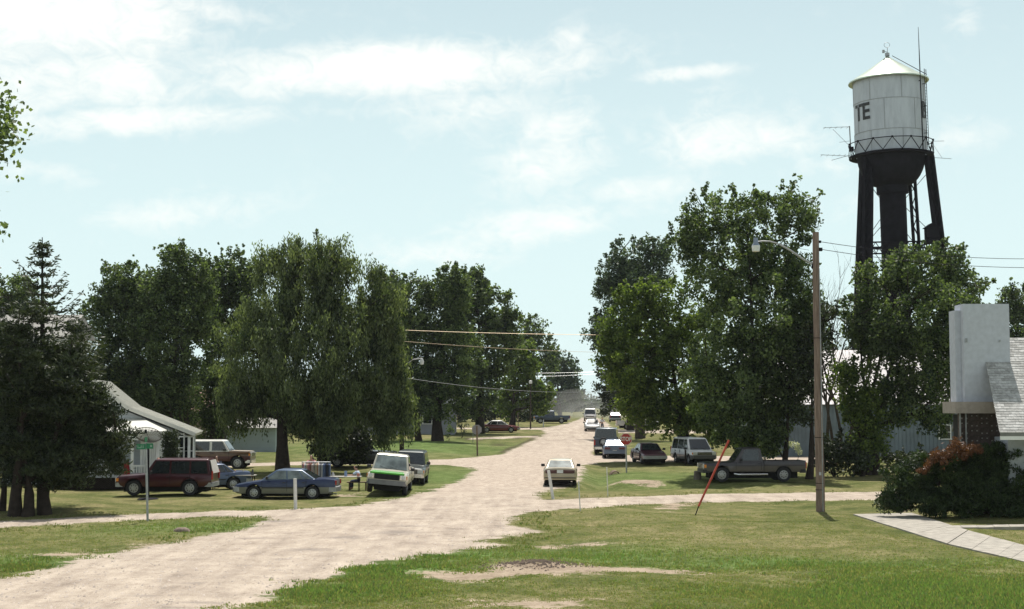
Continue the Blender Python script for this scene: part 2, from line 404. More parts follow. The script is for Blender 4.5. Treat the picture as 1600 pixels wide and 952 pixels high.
    l.new(mt('ADD', mt('MULTIPLY', fine, .7), mt('MULTIPLY', vfine, .4)), bp.inputs['Height']); l.new(bp.outputs[0], b.inputs['Normal'])
    return m_
GM = ground_material()
def lush_at(X, Y):
    wob = .8 * np.sin(X * .8) + .6 * np.sin(Y * 1.1 + X * .35) + .4 * np.sin(X * 2.3 - Y)
    l_ = .85 * np.clip((X - 3.0 + wob + (33.5 - Y) * .2) / 4.5, 0, 1) * np.clip((37.6 + .12 * X - Y + wob * .7) / 3.2, 0, 1)
    l_ = np.maximum(l_, blob(X, Y, 620, 890, 2.6, 3.2, .9)); l_ = np.maximum(l_, blob(X, Y, 520, 925, 2.2, 2, .9)); l_ = np.maximum(l_, blob(X, Y, 720, 870, 3, 2.2, .8))
    l_ = np.maximum(l_, blob(X, Y, 950, 870, 3.2, 3, .8)); l_ = np.maximum(l_, blob(X, Y, 1250, 880, 6, 1.6, .8)); l_ = np.maximum(l_, blob(X, Y, 330, 825, 4, 3, .6))
    l_ = np.maximum(l_, blob(X, Y, 700, 745, 5, 14, .6)); l_ = np.maximum(l_, blob(X, Y, 640, 700, 12, 18, .7)); l_ = np.maximum(l_, blob(X, Y, 1000, 745, 7, 9, .55)); l_ = np.maximum(l_, blob(X, Y, 60, 880, 3, 2.5, .6))
    return l_
def build_ground():
    inv = np.linspace(1 / 20., 1 / 1500., 330); ys = np.concatenate([1 / inv, [2200, 4000, 9000]])
    uo = np.geomspace(.42, 7, 24)[1:]
    us = np.concatenate([-uo[::-1], np.linspace(-.42, .42, 520), uo])
    U, Yg = np.meshgrid(us, ys); X = (U * Yg).ravel(); Y = Yg.ravel()
    sr = sdf(X, Y, ROAD); sdirt = sdf(X, Y, DIRT); Z = G(X, Y, sr)
    tar = np.zeros_like(X)
    for px, py, rx, ry in ((300, 914, .55, .35), (228, 934, .6, .35), (310, 943, .9, .4), (485, 861, 1.3, .9), (620, 834, 1.6, 1.6), (545, 842, 1.2, 1.2), (810, 793, .8, .6), (390, 843, 1.5, .5), (440, 876, .6, .4), (270, 951, .7, .3), (640, 824, 1.5, .7), (430, 815, 2, 1)):
        tar = np.maximum(tar, blob(X, Y, px, py, rx, ry, 1))
    soil = np.clip(blob(X, Y, 920, 819, .42, .7, 1.6) - .5, 0, 1) + np.clip(blob(X, Y, 845, 887, .4, .35, 1.4) - .4, 0, .9) + np.clip(blob(X, Y, 815, 890, .28, .3, 1.3) - .4, 0, .9) + np.clip(blob(X, Y, 960, 734, .5, 1.2, 1.6) - .5, 0, 1) \
        + np.clip(blob(X, Y, 778, 692, 1.2, 5, 1.2) - .5, 0, .6) + np.clip(blob(X, Y, 750, 708, 1.0, 2, 1.2) - .5, 0, .6) + np.clip(blob(X, Y, 905, 777, 1.8, .8, 1.1) - .6, 0, .4)  # dug clods; also darkens culvert hollows, ditch spots and a lawn spot
    soil = soil + .8 * np.clip(1 - np.abs(sr + .3) / .5, 0, 1) * (Y > 118) * (Y < 160) * (X < 5)  # darker strip just outside the far road edge
    lush = lush_at(X, Y)
    loose = np.clip((Y - 66) / 12, 0, 1) * np.clip((150 - Y) / 40, 0, 1) * (sr > -1)
    nr, nc = U.shape
    i = np.arange((nr - 1) * (nc - 1)); r_, c_ = i // (nc - 1), i % (nc - 1); a = r_ * nc + c_
    Fq = np.stack([a, a + 1, a + nc + 1, a + nc], 1)
    fs = sr[Fq].mean(1) > 0
    fw = sdf(X[Fq].mean(1)[:], Y[Fq].mean(1)[:], WALK) > .0
    V = np.stack([X, Y, Z], 1)
    at_ = dict(road=np.clip(sr, -5, 5), dirt=np.clip(sdirt, -5, 5), tar=tar, soil=soil, lush=lush, loose=loose)
    def sub(name, mask):
        f = Fq[mask]; used, invx = np.unique(f, return_inverse=True)
        o = np_mesh(name, V[used], invx.reshape(f.shape), GM, {k: v[used] for k, v in at_.items()})
        o.data.polygons.foreach_set('use_smooth', np.ones(len(f), bool)); tag(o, kind='structure'); return o
    sub('lawn', ~fs); sub('gravel_road', fs)
    # ground behind the viewer
    V2 = np.array([(-140, 20, 0), (140, 20, 0), (140, -150, 0), (-140, -150, 0)], float)
    bx = np.array([g1(v[0], v[1]) if v[1] > 0 else -.02 for v in V2]); V2[:, 2] = -.05
    q = np.full(4, -5.); o = np_mesh('near_lawn', V2, [[0, 3, 2, 1]], GM, dict(road=q, dirt=q, tar=q * 0, soil=q * 0, lush=q * 0, loose=q * 0)); tag(o, kind='structure')
build_ground()

# concrete walk: slabs with joints
def slabs(name, a0, a1, b0, b1, n, th=.05):
    root = empty(name, (0, 0, 0)); tag(root, kind='structure')
    for i in range(n):
        t0, t1 = i / n, (i + 1) / n; g_ = .007 / (Vector(a1) - Vector(a0)).length
        q = [Vector(a0).lerp(Vector(a1), t0 + g_), Vector(a0).lerp(Vector(a1), t1 - g_), Vector(b0).lerp(Vector(b1), t1 - g_), Vector(b0).lerp(Vector(b1), t0 + g_)]
        q3 = [Vector((v.x, v.y, float(zb(v.y)) + .015 + .004 * math.sin(i * 2.3))) for v in q]
        mb = MB(); mb.add(q3 + [v - Vector((0, 0, .2)) for v in q3], [(0, 1, 2, 3), (7, 6, 5, 4), (0, 4, 5, 1), (1, 5, 6, 2), (2, 6, 7, 3), (3, 7, 4, 0)])
        mb.build('slab', M['concrete'], root)
V2 = lambda px, py: P(px, py)
slabs('sidewalk', V2(1333, 804), V2(1480, 850), V2(1425, 802), V2(1512, 829), 7)
slabs('sidewalk', V2(1481, 850.3), V2(1760, 915), V2(1513, 829.3), V2(1790, 903), 12)
slabs('path', V2(1474, 822), V2(1700, 818.5), V2(1480, 825.5), V2(1700, 822), 9)

# grass blades near the viewer and ragged weeds
def grass(name, n, ylo, yhi, hfun, mat, wfac=1.0, cond=None, seed=3):
    r = np.random.default_rng(seed)
    inv = r.uniform(1 / yhi, 1 / ylo, n); Y = 1 / inv; X = r.uniform(-.40, .40, n) * Y
    sr = sdf(X, Y, ROAD); sdd = sdf(X, Y, DIRT); sw = sdf(X, Y, WALK)
    rag = .35 * np.sin(X * 2.1 + Y) + .3 * np.sin(Y * 3.1 - X * 1.3) + r.normal(0, .25, n)
    ok = (sr + rag < -.15) & (sdd + rag * 1.3 < .1) & (sw < -.05)
    if cond is not None: ok &= cond(X, Y)
    X, Y, sr = X[ok], Y[ok], sr[ok]; Z = G(X, Y, sr); N = len(X)
    lush = lush_at(X, Y); h = hfun(X, Y, lush) * r.uniform(.5, 1.35, N); k = 4
    Xb = np.repeat(X, k) + r.normal(0, .035, N * k); Yb = np.repeat(Y, k) + r.normal(0, .035, N * k); Zb = np.repeat(Z, k); H = np.repeat(h, k) * r.uniform(.6, 1.2, N * k)
    a = r.uniform(0, 2 * np.pi, N * k); w = .011 * wfac * r.uniform(.7, 1.5, N * k); ln = r.normal(0, .4, (N * k, 2)) * H[:, None]
    dx, dy = np.cos(a) * w, np.sin(a) * w
    V = np.empty((N * k, 3, 3)); V[:, 0] = np.stack([Xb - dx, Yb - dy, Zb - .02], 1); V[:, 1] = np.stack([Xb + dx, Yb + dy, Zb - .02], 1); V[:, 2] = np.stack([Xb + ln[:, 0], Yb + ln[:, 1], Zb + H], 1)
    t = np.clip(np.repeat(.3 + .4 * lush, k) + r.normal(0, .34, N * k), 0, 1)
    o = np_mesh(name, V.reshape(-1, 3), np.arange(N * k * 3).reshape(-1, 3), mat, face_attrs=dict(tint=t), k=3)
    return tag(o, kind='stuff')
def blade_mat(name, stops, trans=.3):
    m_ = leaf_mat(name, stops[0], stops[-1], trans); cr = [q for q in m_.node_tree.nodes if q.type == 'VALTORGB'][0].color_ramp
    e = cr.elements.new(.5); e.color = (*stops[1], 1); return m_
gm = blade_mat('grass_blades', [(.24, .215, .115), (.14, .175, .068), (.12, .21, .07)], .5)
o = grass('grass', 80000, 28.5, 58, lambda x, y, l: .03 + .06 * l, gm, 1.2); tag(o, 'short mown grass of the lawn beside the gravel road', 'grass')
o = grass('tall_grass', 42000, 28.5, 39.5, lambda x, y, l: (.025 + .065 * l) * (1 + .5 * np.sin(x * 2.7 + y) * np.sin(y * 3.3)), gm, 1.9, lambda X, Y: lush_at(X, Y) > .2 + .25 * np.sin(X * 3.1) * np.sin(Y * 4.3), 5); tag(o, 'longer bright green grass in the near right corner', 'grass')
wm = blade_mat('weed_blades', [(.18, .16, .08), (.10, .14, .045), (.07, .15, .035)], .45)
def near_edge(X, Y):
    sr = sdf(X, Y, ROAD); return (sr > -1.3) & (np.sin(X * 1.7) + np.sin(Y * 2.3 + 1) > -.3)
o = grass('weeds', 45000, 33, 75, lambda x, y, l: .08 + 0 * l, wm, 1.3, near_edge, 9); tag(o, 'ragged weeds along the edges of the gravel road', 'weeds')
# loose stones on the gravel
def stones():
    r = np.random.default_rng(11); n = 15000
    Y = 1 / r.uniform(1 / 90, 1 / 29, n); X = r.uniform(-.4, .15, n) * Y; sr = sdf(X, Y, ROAD); ok = sr > .05; X, Y, sr = X[ok], Y[ok], sr[ok]; Z = G(X, Y, sr); n = len(X)
    s = .010 + .035 * r.uniform(0, 1, n) ** 3; base = np.array([(1, 0, 0), (0, 1, 0), (-1, 0, 0), (0, -1, 0), (0, 0, .8)])
    V = base[None] * s[:, None, None] * r.uniform(.6, 1.4, (n, 5, 1)) + np.stack([X, Y, Z], 1)[:, None]
    Fq = (np.array([(0, 1, 4), (1, 2, 4), (2, 3, 4), (3, 0, 4)])[None] + (np.arange(n) * 5)[:, None, None]).reshape(-1, 3)
    o = np_mesh('loose_stones', V.reshape(-1, 3), Fq, paint('stones', (.36, .31, .27), .95, var=.4, scale=1.5), k=3); tag(o, 'loose pebbles scattered over the gravel road', 'stones', kind='stuff')
stones()
# dug soil clods on the bare patch
def clods():
    r = np.random.default_rng(12); n = 700; x0, y0 = P(838, 888)
    X = x0 + r.normal(0, .65, n); Y = y0 + r.normal(0, .4, n); Z = G(X, Y); s = r.uniform(.01, .045, n)
    base = np.array([(1, 0, 0), (0, 1, 0), (-1, 0, 0), (0, -1, 0), (0, 0, .9)])
    V = base[None] * s[:, None, None] * r.uniform(.5, 1.5, (n, 5, 1)) + np.stack([X, Y, Z], 1)[:, None]
    Fq = (np.array([(0, 1, 4), (1, 2, 4), (2, 3, 4), (3, 0, 4)])[None] + (np.arange(n) * 5)[:, None, None]).reshape(-1, 3)
    o = np_mesh('soil_clods', V.reshape(-1, 3), Fq, paint('clods', (.06, .04, .028), .95, var=.4, scale=4), k=3); tag(o, 'dark turned soil clods on the bare dirt patch', 'soil', kind='stuff')
clods()
# ---------------------------------------------------------------- trees
def leaf_quads(C, L, W, r, axis=None, spread=1.0):
    n = len(C); a = r.normal(0, 1, (n, 3))
    if axis is not None: a = a * spread + axis
    a /= np.linalg.norm(a, axis=1)[:, None] + 1e-9
    b = np.cross(a, r.normal(0, 1, (n, 3))); b /= np.linalg.norm(b, axis=1)[:, None] + 1e-9
    L = np.asarray(L)[:, None] if np.ndim(L) else L; W = np.asarray(W)[:, None] if np.ndim(W) else W
    V = np.stack([C - a * L / 2, C + b * W / 2 + a * L * .08, C + a * L / 2, C - b * W / 2 + a * L * .08], 1)
    return V.reshape(-1, 3)
KIND = {  # leaf length, width, clump radius xy, z, leaves per clump, clumps per m2, shoots
    'broad': (.21, .14, .60, .55, 77, 7.6), 'maple': (.235, .18, .68, .50, 74, 6.6), 'willow': (.26, .085, .50, .62, 92, 7.5), 'cotton': (.20, .155, .54, .60, 76, 7.8), 'cedar': (.22, .06, .55, .26, 120, 5.4), 'juniper': (.17, .05, .36, .20, 110, 12.0), 'shrub': (.14, .09, .30, .28, 60, 8.0),
}
def crown(blobs, D, kind, r, seed, dens=1.0, zmin=None):
    LL, LW, rx_, rz_, npc, cpm = KIND[kind]
    lod = max(1.0, D / 105.0); LL, LW = LL * lod, LW * lod; npc_ = max(14, int(npc / lod ** 1.6)); cpm_ = cpm / lod ** .6 * dens
    cs, sz = [], []
    for (c, rr) in blobs:
        n = max(5, int(cpm_ * math.pi * rr[0] * rr[2] * .8))
        d = r.normal(0, 1, (n, 3)); d /= np.linalg.norm(d, axis=1)[:, None]
        rad = r.uniform(.12, 1, n) ** .5
        # lumpy surface
        ph = np.sin(d[:, 0] * 4.1 + seed) * np.sin(d[:, 2] * 5.3 + seed * 2) * np.sin(d[:, 1] * 3.7)
        rad = rad * (1 + .16 * ph) + r.normal(0, .05, n)
        p = np.array(c) + d * rad[:, None] * np.array(rr); cs.append(p); sz.append(r.uniform(.6, 1.25, n))
        ns = int(n * (.16 if kind in ('broad', 'cotton', 'maple') else .02))     # shoots that break the outline
        if ns:
            d = r.normal(0, 1, (ns, 3)); d[:, 2] = np.abs(d[:, 2]) + .35; d /= np.linalg.norm(d, axis=1)[:, None]
            base = np.array(c) + d * np.array(rr) * 1.02
            hgt = r.uniform(.1, .9, ns)
            for q in range(5): cs.append(base + np.stack([d[:, 0] * .5, d[:, 1] * .5, np.ones(ns)], 1) * (hgt * q / 4)[:, None] + r.normal(0, .10, (ns, 3))); sz.append(r.uniform(.30, .55, ns) * (1 - .13 * q))
    cs = np.concatenate(cs); sz = np.concatenate(sz)
    if zmin is not None: k = cs[:, 2] > zmin; cs, sz = cs[k], sz[k]
    # open a few gaps
    hole = np.sin(cs[:, 0] * 1.1 + seed) + np.sin(cs[:, 2] * 1.3 + seed * 1.7) + np.sin(cs[:, 1] * .9 + seed * .6)
    k = (hole < 1.75) | (r.uniform(0, 1, len(cs)) < .3); cs, sz = cs[k], sz[k]
    n = len(cs); idx = np.repeat(np.arange(n), npc_); idx = idx[r.uniform(0, 1, len(idx)) < np.clip((sz[idx] / .8) ** 2, .12, 1)]; N = len(idx)
    g = r.normal(0, 1, (N, 3)); g /= np.linalg.norm(g, axis=1)[:, None] + 1e-9; g *= (r.uniform(0, 1, N) ** .45)[:, None]
    g[:, :2] *= (rx_ * lod ** .3); g[:, 2] *= rz_ * lod ** .3
    C = cs[idx] + g * sz[idx][:, None]
    if kind == 'willow': C[:, 2] -= np.abs(r.normal(0, .35, N)); ax = np.array([0, 0, -1.6]); V = leaf_quads(C, LL, LW, r, ax, .7)
    elif kind in ('cedar', 'juniper'): out = np.stack([g[:, 0], g[:, 1], g[:, 2] * .5 + .25], 1) * 2; V = leaf_quads(C, LL, LW, r, out, .7)
    else: V = leaf_quads(C, LL * r.uniform(.7, 1.2, N), LW * r.uniform(.7, 1.2, N), r)
    t = np.clip(.40 + r.normal(0, .17, n)[idx] + r.normal(0, .24, N), 0, 1)
    return cs, V, t
def make_tree(name, label, cat, px, py, blobs, kind, leaf, seed, trunk_r=.28, bark_='bark', stems=1, D=None, dens=1.0, group=None, zmin=None, limb=1.0, depth=.85, lean=0, lowest=None):
    """blobs: outline ellipses (px, py, rx, ry) read at the tree's own distance, given the same depth as width"""
    r = np.random.default_rng(seed)
    if D is None: x0, D = P(px, py)
    else: x0 = float(at(px, 600, D).x)
    z0 = g1(x0, D)
    s = F / D; bl = []
    for i, b in enumerate(blobs):
        p = at(b[0], b[1], D); dep = r.uniform(-.35, .35) * b[2] / s if i else 0
        bl.append(((p.x - x0, dep, p.z - z0), (b[2] / s * .98, max(b[2] * depth, b[3] * .55) / s * .9, b[3] / s * .95)))
    root = empty(name, (x0, D, z0), 0, label, cat, group)
    cs, V, t = crown(bl, D, kind, r, seed, dens, zmin)
    np_mesh('crown', V, np.arange(len(V)).reshape(-1, 4), LM[leaf], face_attrs=dict(tint=t), parent=root)
    # trunk, limbs and twigs
    mb = MB(); low = min(c[2] - q[2] for c, q in bl); nodes = []
    for k in range(stems):
        ox = (k - (stems - 1) / 2) * trunk_r * 2.0; top = max(bl, key=lambda q: q[0][2] - abs(q[0][0] - ox) * .6)[0] if stems == 1 else bl[(k * 2) % len(bl)][0]
        n = 8; pts = []
        for i in range(n + 1):
            f = i / n; bx = ox * (1 - f) + (top[0] * .85) * f ** 1.6 + math.sin(f * 5 + seed + k) * .12 * (f > .1) + lean * f; by = top[1] * .6 * f ** 1.5 + math.cos(f * 4 + seed) * .1 * f
            pts.append((bx, by, -.15 + (top[2] + .1) * f))
        rad = [trunk_r * (1.35 if i == 0 else 1) * (1 - .86 * (i / n) ** 1.1) for i in range(n + 1)]
        mb.tube(pts, [q * (.62 if n_ > 2 else 1) for n_, q in enumerate(rad)], 9); nodes += [(Vector(p), q) for p, q in zip(pts, rad)][2:-1]
    for c, q in bl:
        c = Vector(c)
        for j in range(2 if limb > .5 else 1):
            tgt = c + Vector((r.uniform(-.4, .4) * q[0], r.uniform(-.4, .4) * q[1], r.uniform(-.1, .5) * q[2]))
            cand = [(nd, rr) for nd, rr in nodes if nd.z < tgt.z - .25 * (tgt - nd).length] or nodes
            nd, rr = min(cand, key=lambda w: (w[0] - tgt).length)
            mid = nd.lerp(tgt, .5) + Vector((0, 0, -.08 * (tgt - nd).length)) * (1 if tgt.z > nd.z else -1)
            mb.tube([nd, mid, tgt], [rr * .6, rr * .42, rr * .16], 6)
            nodes.append((mid, rr * .42)); nodes.append((tgt, rr * .2))
    arr = np.array([list(nd) for nd, _ in nodes]); sel = r.permutation(len(cs))[:int(min(90, len(cs) * .35) * limb)]
    for i in sel:
        p = cs[i]; j = int(np.argmin(((arr - p) ** 2).sum(1) + np.where(arr[:, 2] > p[2], 4, 0))); nd, rr = nodes[j]
        md = (nd + Vector(p)) / 2 + Vector((r.uniform(-.15, .15), r.uniform(-.15, .15), -.12))
        mb.tube([nd, md, Vector(p)], [min(.06, rr * .5), .03, .012], 4, cap=False)
    mb.build('trunk', M[bark_], root, smooth=True)
    return root
T = make_tree
# left: willow and its neighbours
T('willow_tree', 'huge rounded willow with a thick dark trunk behind the blue sedan', 'tree', 443, 733, [(485, 440, 75, 74), (430, 480, 45, 70), (560, 490, 62, 80), (600, 575, 42, 80), (395, 560, 58, 95), (490, 560, 110, 100), (545, 610, 80, 62), (620, 610, 22, 50), (378, 630, 48, 42), (600, 655, 34, 40), (505, 655, 62, 46), (455, 400, 30, 28), (640, 640, 12, 40), (530, 430, 46, 52), (418, 425, 34, 38), (596, 490, 44, 66), (575, 440, 26, 36)], 'willow', 'olive', 3, .40, 'barkd', D=91, dens=1.05)
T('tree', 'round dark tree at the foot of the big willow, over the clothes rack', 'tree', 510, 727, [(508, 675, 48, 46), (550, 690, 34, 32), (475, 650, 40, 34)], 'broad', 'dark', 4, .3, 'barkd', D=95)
T('cottonwood_tree', 'leafy cottonwood with spiky top just right of the spruce', 'tree', 215, 700, [(190, 450, 42, 45), (160, 500, 34, 45), (215, 520, 48, 80), (185, 590, 45, 60), (150, 555, 25, 50), (245, 620, 40, 50), (230, 490, 26, 66)], 'cotton', 'mid', 5, .26, stems=3, D=108, lean=.2)
T('cottonwood_tree', 'tallest cottonwood left of the willow, with several thin stems', 'tree', 282, 702, [(275, 430, 34, 46), (255, 480, 40, 60), (300, 480, 32, 60), (275, 560, 52, 80), (265, 640, 48, 48), (316, 480, 24, 76)], 'cotton', 'mid', 6, .26, stems=4, D=106)
T('cottonwood_tree', 'cottonwood touching the left side of the big willow', 'tree', 340, 702, [(362, 440, 36, 46), (335, 480, 28, 60), (345, 560, 40, 80), (330, 640, 38, 55), (388, 470, 28, 70), (320, 440, 20, 36)], 'cotton', 'mid', 7, .26, stems=3, D=112)
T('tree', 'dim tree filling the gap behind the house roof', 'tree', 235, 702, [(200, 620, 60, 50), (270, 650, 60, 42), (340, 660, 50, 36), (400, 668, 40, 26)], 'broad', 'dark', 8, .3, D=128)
T('tree', 'small light green tree behind the tall spruce', 'tree', 30, 702, [(25, 470, 32, 38), (-10, 500, 40, 50), (55, 505, 28, 34)], 'broad', 'mid', 9, .3, D=110)
T('oak_tree', 'broad tree right of the willow behind the far stop sign', 'tree', 684, 689, [(640, 480, 46, 50), (690, 500, 50, 64), (715, 560, 40, 62), (655, 575, 48, 80), (690, 625, 50, 40), (612, 470, 26, 42), (708, 460, 30, 46)], 'broad', 'mid', 10, .5, 'barkd', D=138)
T('tree', 'second dark trunk and crown beside the broad tree', 'tree', 655, 690, [(640, 620, 32, 40), (668, 600, 30, 50), (625, 540, 30, 70)], 'broad', 'dark', 11, .3, 'barkd', D=141)
T('maple_tree', 'tall maple with a pointed top in the left row', 'tree', 750, 680, [(735, 462, 30, 42), (768, 485, 36, 40), (790, 520, 34, 42), (760, 560, 45, 60), (740, 610, 42, 50), (745, 430, 10, 14), (718, 490, 26, 50)], 'maple', 'mid', 12, .5, 'barkd', D=165)
T('maple_tree', 'yellow green maple in the left row beside the parked red car', 'tree', 800, 670, [(808, 560, 30, 42), (825, 600, 32, 42), (795, 620, 30, 34), (845, 625, 22, 28)], 'maple', 'bright', 13, .4, 'barkd', D=190)
T('tree', 'dark pointed tree rising behind the yellow green maple', 'tree', 838, 665, [(832, 515, 22, 22), (850, 560, 24, 40), (822, 560, 22, 40)], 'broad', 'mid', 14, .4, D=250)
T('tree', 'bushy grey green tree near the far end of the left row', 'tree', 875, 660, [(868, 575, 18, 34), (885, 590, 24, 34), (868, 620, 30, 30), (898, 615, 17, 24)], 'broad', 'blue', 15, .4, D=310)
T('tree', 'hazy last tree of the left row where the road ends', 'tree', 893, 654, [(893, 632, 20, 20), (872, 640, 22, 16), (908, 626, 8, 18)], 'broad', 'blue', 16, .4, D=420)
T('tree', 'low dark tree behind the parked cars of the left row', 'tree', 720, 668, [(700, 640, 40, 26), (760, 640, 44, 26), (820, 645, 34, 18)], 'broad', 'dark', 17, .3, D=215)
T('shrub', 'dark bush left of the broad tree trunk', 'bush', 722, 682, [(720, 668, 14, 14), (600, 690, 20, 20)][:1], 'shrub', 'dark', 18, .06, D=150, dens=.6)
T('shrub', 'small round shrub in shade on the near side of the tree trunk', 'bush', 700, 685, [(702, 676, 10, 10)], 'shrub', 'mid', 19, .05, D=140, dens=.6)
# right side
T('cottonwood_tree', 'very tall dark cottonwood behind the street lamp', 'tree', 1176, 728, [(1100, 345, 42, 40), (1165, 335, 38, 40), (1240, 330, 38, 38), (1270, 345, 16, 16), (1080, 380, 30, 34), (1135, 420, 70, 62), (1215, 410, 58, 60), (1180, 510, 92, 80), (1130, 600, 70, 74), (1205, 600, 62, 80), (1250, 500, 40, 80), (1160, 668, 66, 40)], 'cotton', 'mid', 30, .34, 'barkd', D=86.5, depth=1.6, dens=.92)
T('tree', 'slim leafy tree with a dark stem behind the tail of the brown pickup', 'tree', 1228, 733, [(1235, 560, 32, 60), (1225, 628, 30, 34), (1210, 690, 24, 22)], 'broad', 'mid', 31, .2, 'barkd', D=84.5, stems=2, dens=.9, depth=1.6)
T('tree', 'thin tree just left of the utility pole foot', 'tree', 1262, 740, [(1262, 570, 26, 60), (1280, 520, 24, 50), (1255, 640, 22, 26)], 'broad', 'dark', 32, .2, 'barkd', D=83, dens=.8, depth=1.6)
T('maple_tree', 'wide light green maple overhanging the parked cars right of the road', 'tree', 1065, 722, [(1035, 470, 46, 34), (1085, 490, 30, 30), (985, 490, 36, 42), (1060, 540, 74, 60), (990, 570, 62, 56), (955, 540, 26, 50), (1000, 625, 48, 34), (1080, 610, 60, 50), (1045, 655, 60, 30), (1100, 660, 46, 30), (1075, 695, 20, 20)], 'maple', 'bright', 33, .4, 'barkd', D=104, dens=.95)
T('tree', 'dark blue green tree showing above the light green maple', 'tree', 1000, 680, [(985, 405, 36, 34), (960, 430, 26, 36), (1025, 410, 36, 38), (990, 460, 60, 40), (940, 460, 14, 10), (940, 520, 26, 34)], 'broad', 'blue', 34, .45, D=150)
T('tree', 'dark tree hanging over the far white pickup on the right', 'tree', 985, 672, [(955, 600, 26, 36), (975, 560, 30, 50), (990, 620, 30, 28), (948, 630, 12, 18), (1010, 640, 24, 16)], 'broad', 'dark', 35, .4, 'barkd', D=175)
T('tree', 'hazy tree at the far end of the right row', 'tree', 955, 655, [(955, 622, 16, 20), (968, 632, 18, 18), (945, 636, 8, 12)], 'broad', 'blue', 36, .3, D=330)
T('cottonwood_tree', 'leaning cottonwood in front of the water tower legs', 'tree', 1352, 738, [(1425, 425, 44, 44), (1372, 455, 34, 46), (1475, 425, 42, 44), (1515, 455, 26, 34), (1340, 500, 24, 40), (1440, 500, 92, 60), (1400, 620, 40, 50), (1500, 520, 34, 50), (1370, 530, 46, 50), (1480, 560, 46, 54), (1425, 580, 60, 60), (1460, 640, 34, 40)], 'cotton', 'mid', 37, .26, 'barkd', D=87, stems=3, dens=.92, depth=1.5)
T('tree', 'tall leafy shrub tree between utility pole and leaning cottonwood', 'tree', 1345, 735, [(1340, 625, 36, 40), (1355, 680, 32, 50), (1320, 590, 26, 30)], 'broad', 'bright', 38, .14, 'barkd', D=86)
T('tree', 'round tree top behind the white chimney block', 'tree', 1590, 700, [(1590, 475, 32, 34), (1640, 480, 40, 50), (1560, 500, 26, 26), (1600, 540, 60, 50)], 'broad', 'mid', 39, .3, D=132)
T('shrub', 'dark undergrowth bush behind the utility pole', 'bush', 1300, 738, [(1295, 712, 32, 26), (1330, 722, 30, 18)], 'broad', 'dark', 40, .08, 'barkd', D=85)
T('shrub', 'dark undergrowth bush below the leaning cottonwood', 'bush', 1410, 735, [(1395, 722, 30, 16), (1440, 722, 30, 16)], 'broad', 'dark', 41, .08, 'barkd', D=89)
T('shrub', 'bush with pale flowers behind the brown pickup bed', 'bush', 1245, 720, [(1243, 700, 15, 14)], 'shrub', 'flower', 42, .04, 'barkd', D=94, dens=.35)
T('shrub', 'leafy bush behind the cab of the brown pickup', 'bush', 1190, 715, [(1200, 700, 26, 16), (1165, 695, 22, 18)], 'broad', 'mid', 43, .06, 'barkd', D=96)

# far woodland closing the road
def far_woods():
    r = np.random.default_rng(50); bl = []
    for k in range(46):
        px = 560 + k * 14; D = 720 + 60 * math.sin(k * 1.7); p = at(px, 628 + 2 * math.sin(k * 2.1), D)
        bl.append(((p.x, D, p.z - 1.5 - .8 * math.sin(k)), (5.5, 4, 4.6)))
    cs, V, t = crown(bl, 600, 'broad', r, 3, .4)
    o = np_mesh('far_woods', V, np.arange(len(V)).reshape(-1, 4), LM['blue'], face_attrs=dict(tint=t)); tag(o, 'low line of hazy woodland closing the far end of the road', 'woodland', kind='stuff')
    bl = []
    for sgn in (-1, 1):
        for k in range(16):
            D = 130 + k * 9; x = sgn * (D * .37 + 3 + k * 1.2)
            bl.append(((x, D + 15, 4.5), (6.5, 4, 5)))
    cs, V, t = crown(bl, 330, 'broad', r, 5, .28)
    o = np_mesh('side_woods', V, np.arange(len(V)).reshape(-1, 4), LM['mid'], face_attrs=dict(tint=t)); tag(o, 'leafy woodland spreading beyond both sides of the street', 'woodland', kind='stuff')
far_woods()
for k, (px, py, rx, ry, D_) in enumerate([(180, 640, 60, 60, 150), (290, 640, 60, 60, 158), (400, 640, 60, 60, 165), (560, 650, 70, 50, 175), (480, 650, 60, 50, 185), (1240, 560, 70, 60, 150), (1330, 590, 50, 50, 160), (1420, 560, 60, 60, 168), (1500, 570, 60, 55, 150), (1150, 640, 70, 40, 155)]):
    T('tree', 'dim background tree filling the gap %s' % ['behind the left cedars and the tall house', 'behind the two left cottonwoods', 'left of the willow trunk beyond the shed', 'right of the willow trunk beyond the grey pickup', 'straight behind the willow crown', 'beyond the metal building left of the utility pole', 'beyond the metal building right of the utility pole', 'beyond the metal building below the water tower', 'beyond the metal building beside the white chimney', 'behind the white van and the brown pickup'][k], 'tree', px, 700, [(px, py, rx, ry), (px + 30, py + 20, rx * .6, ry * .7), (px - 30, py + 15, rx * .6, ry * .7)], 'broad', 'mid' if k % 2 else 'dark', 100 + k, .25, D=D_, dens=.8)

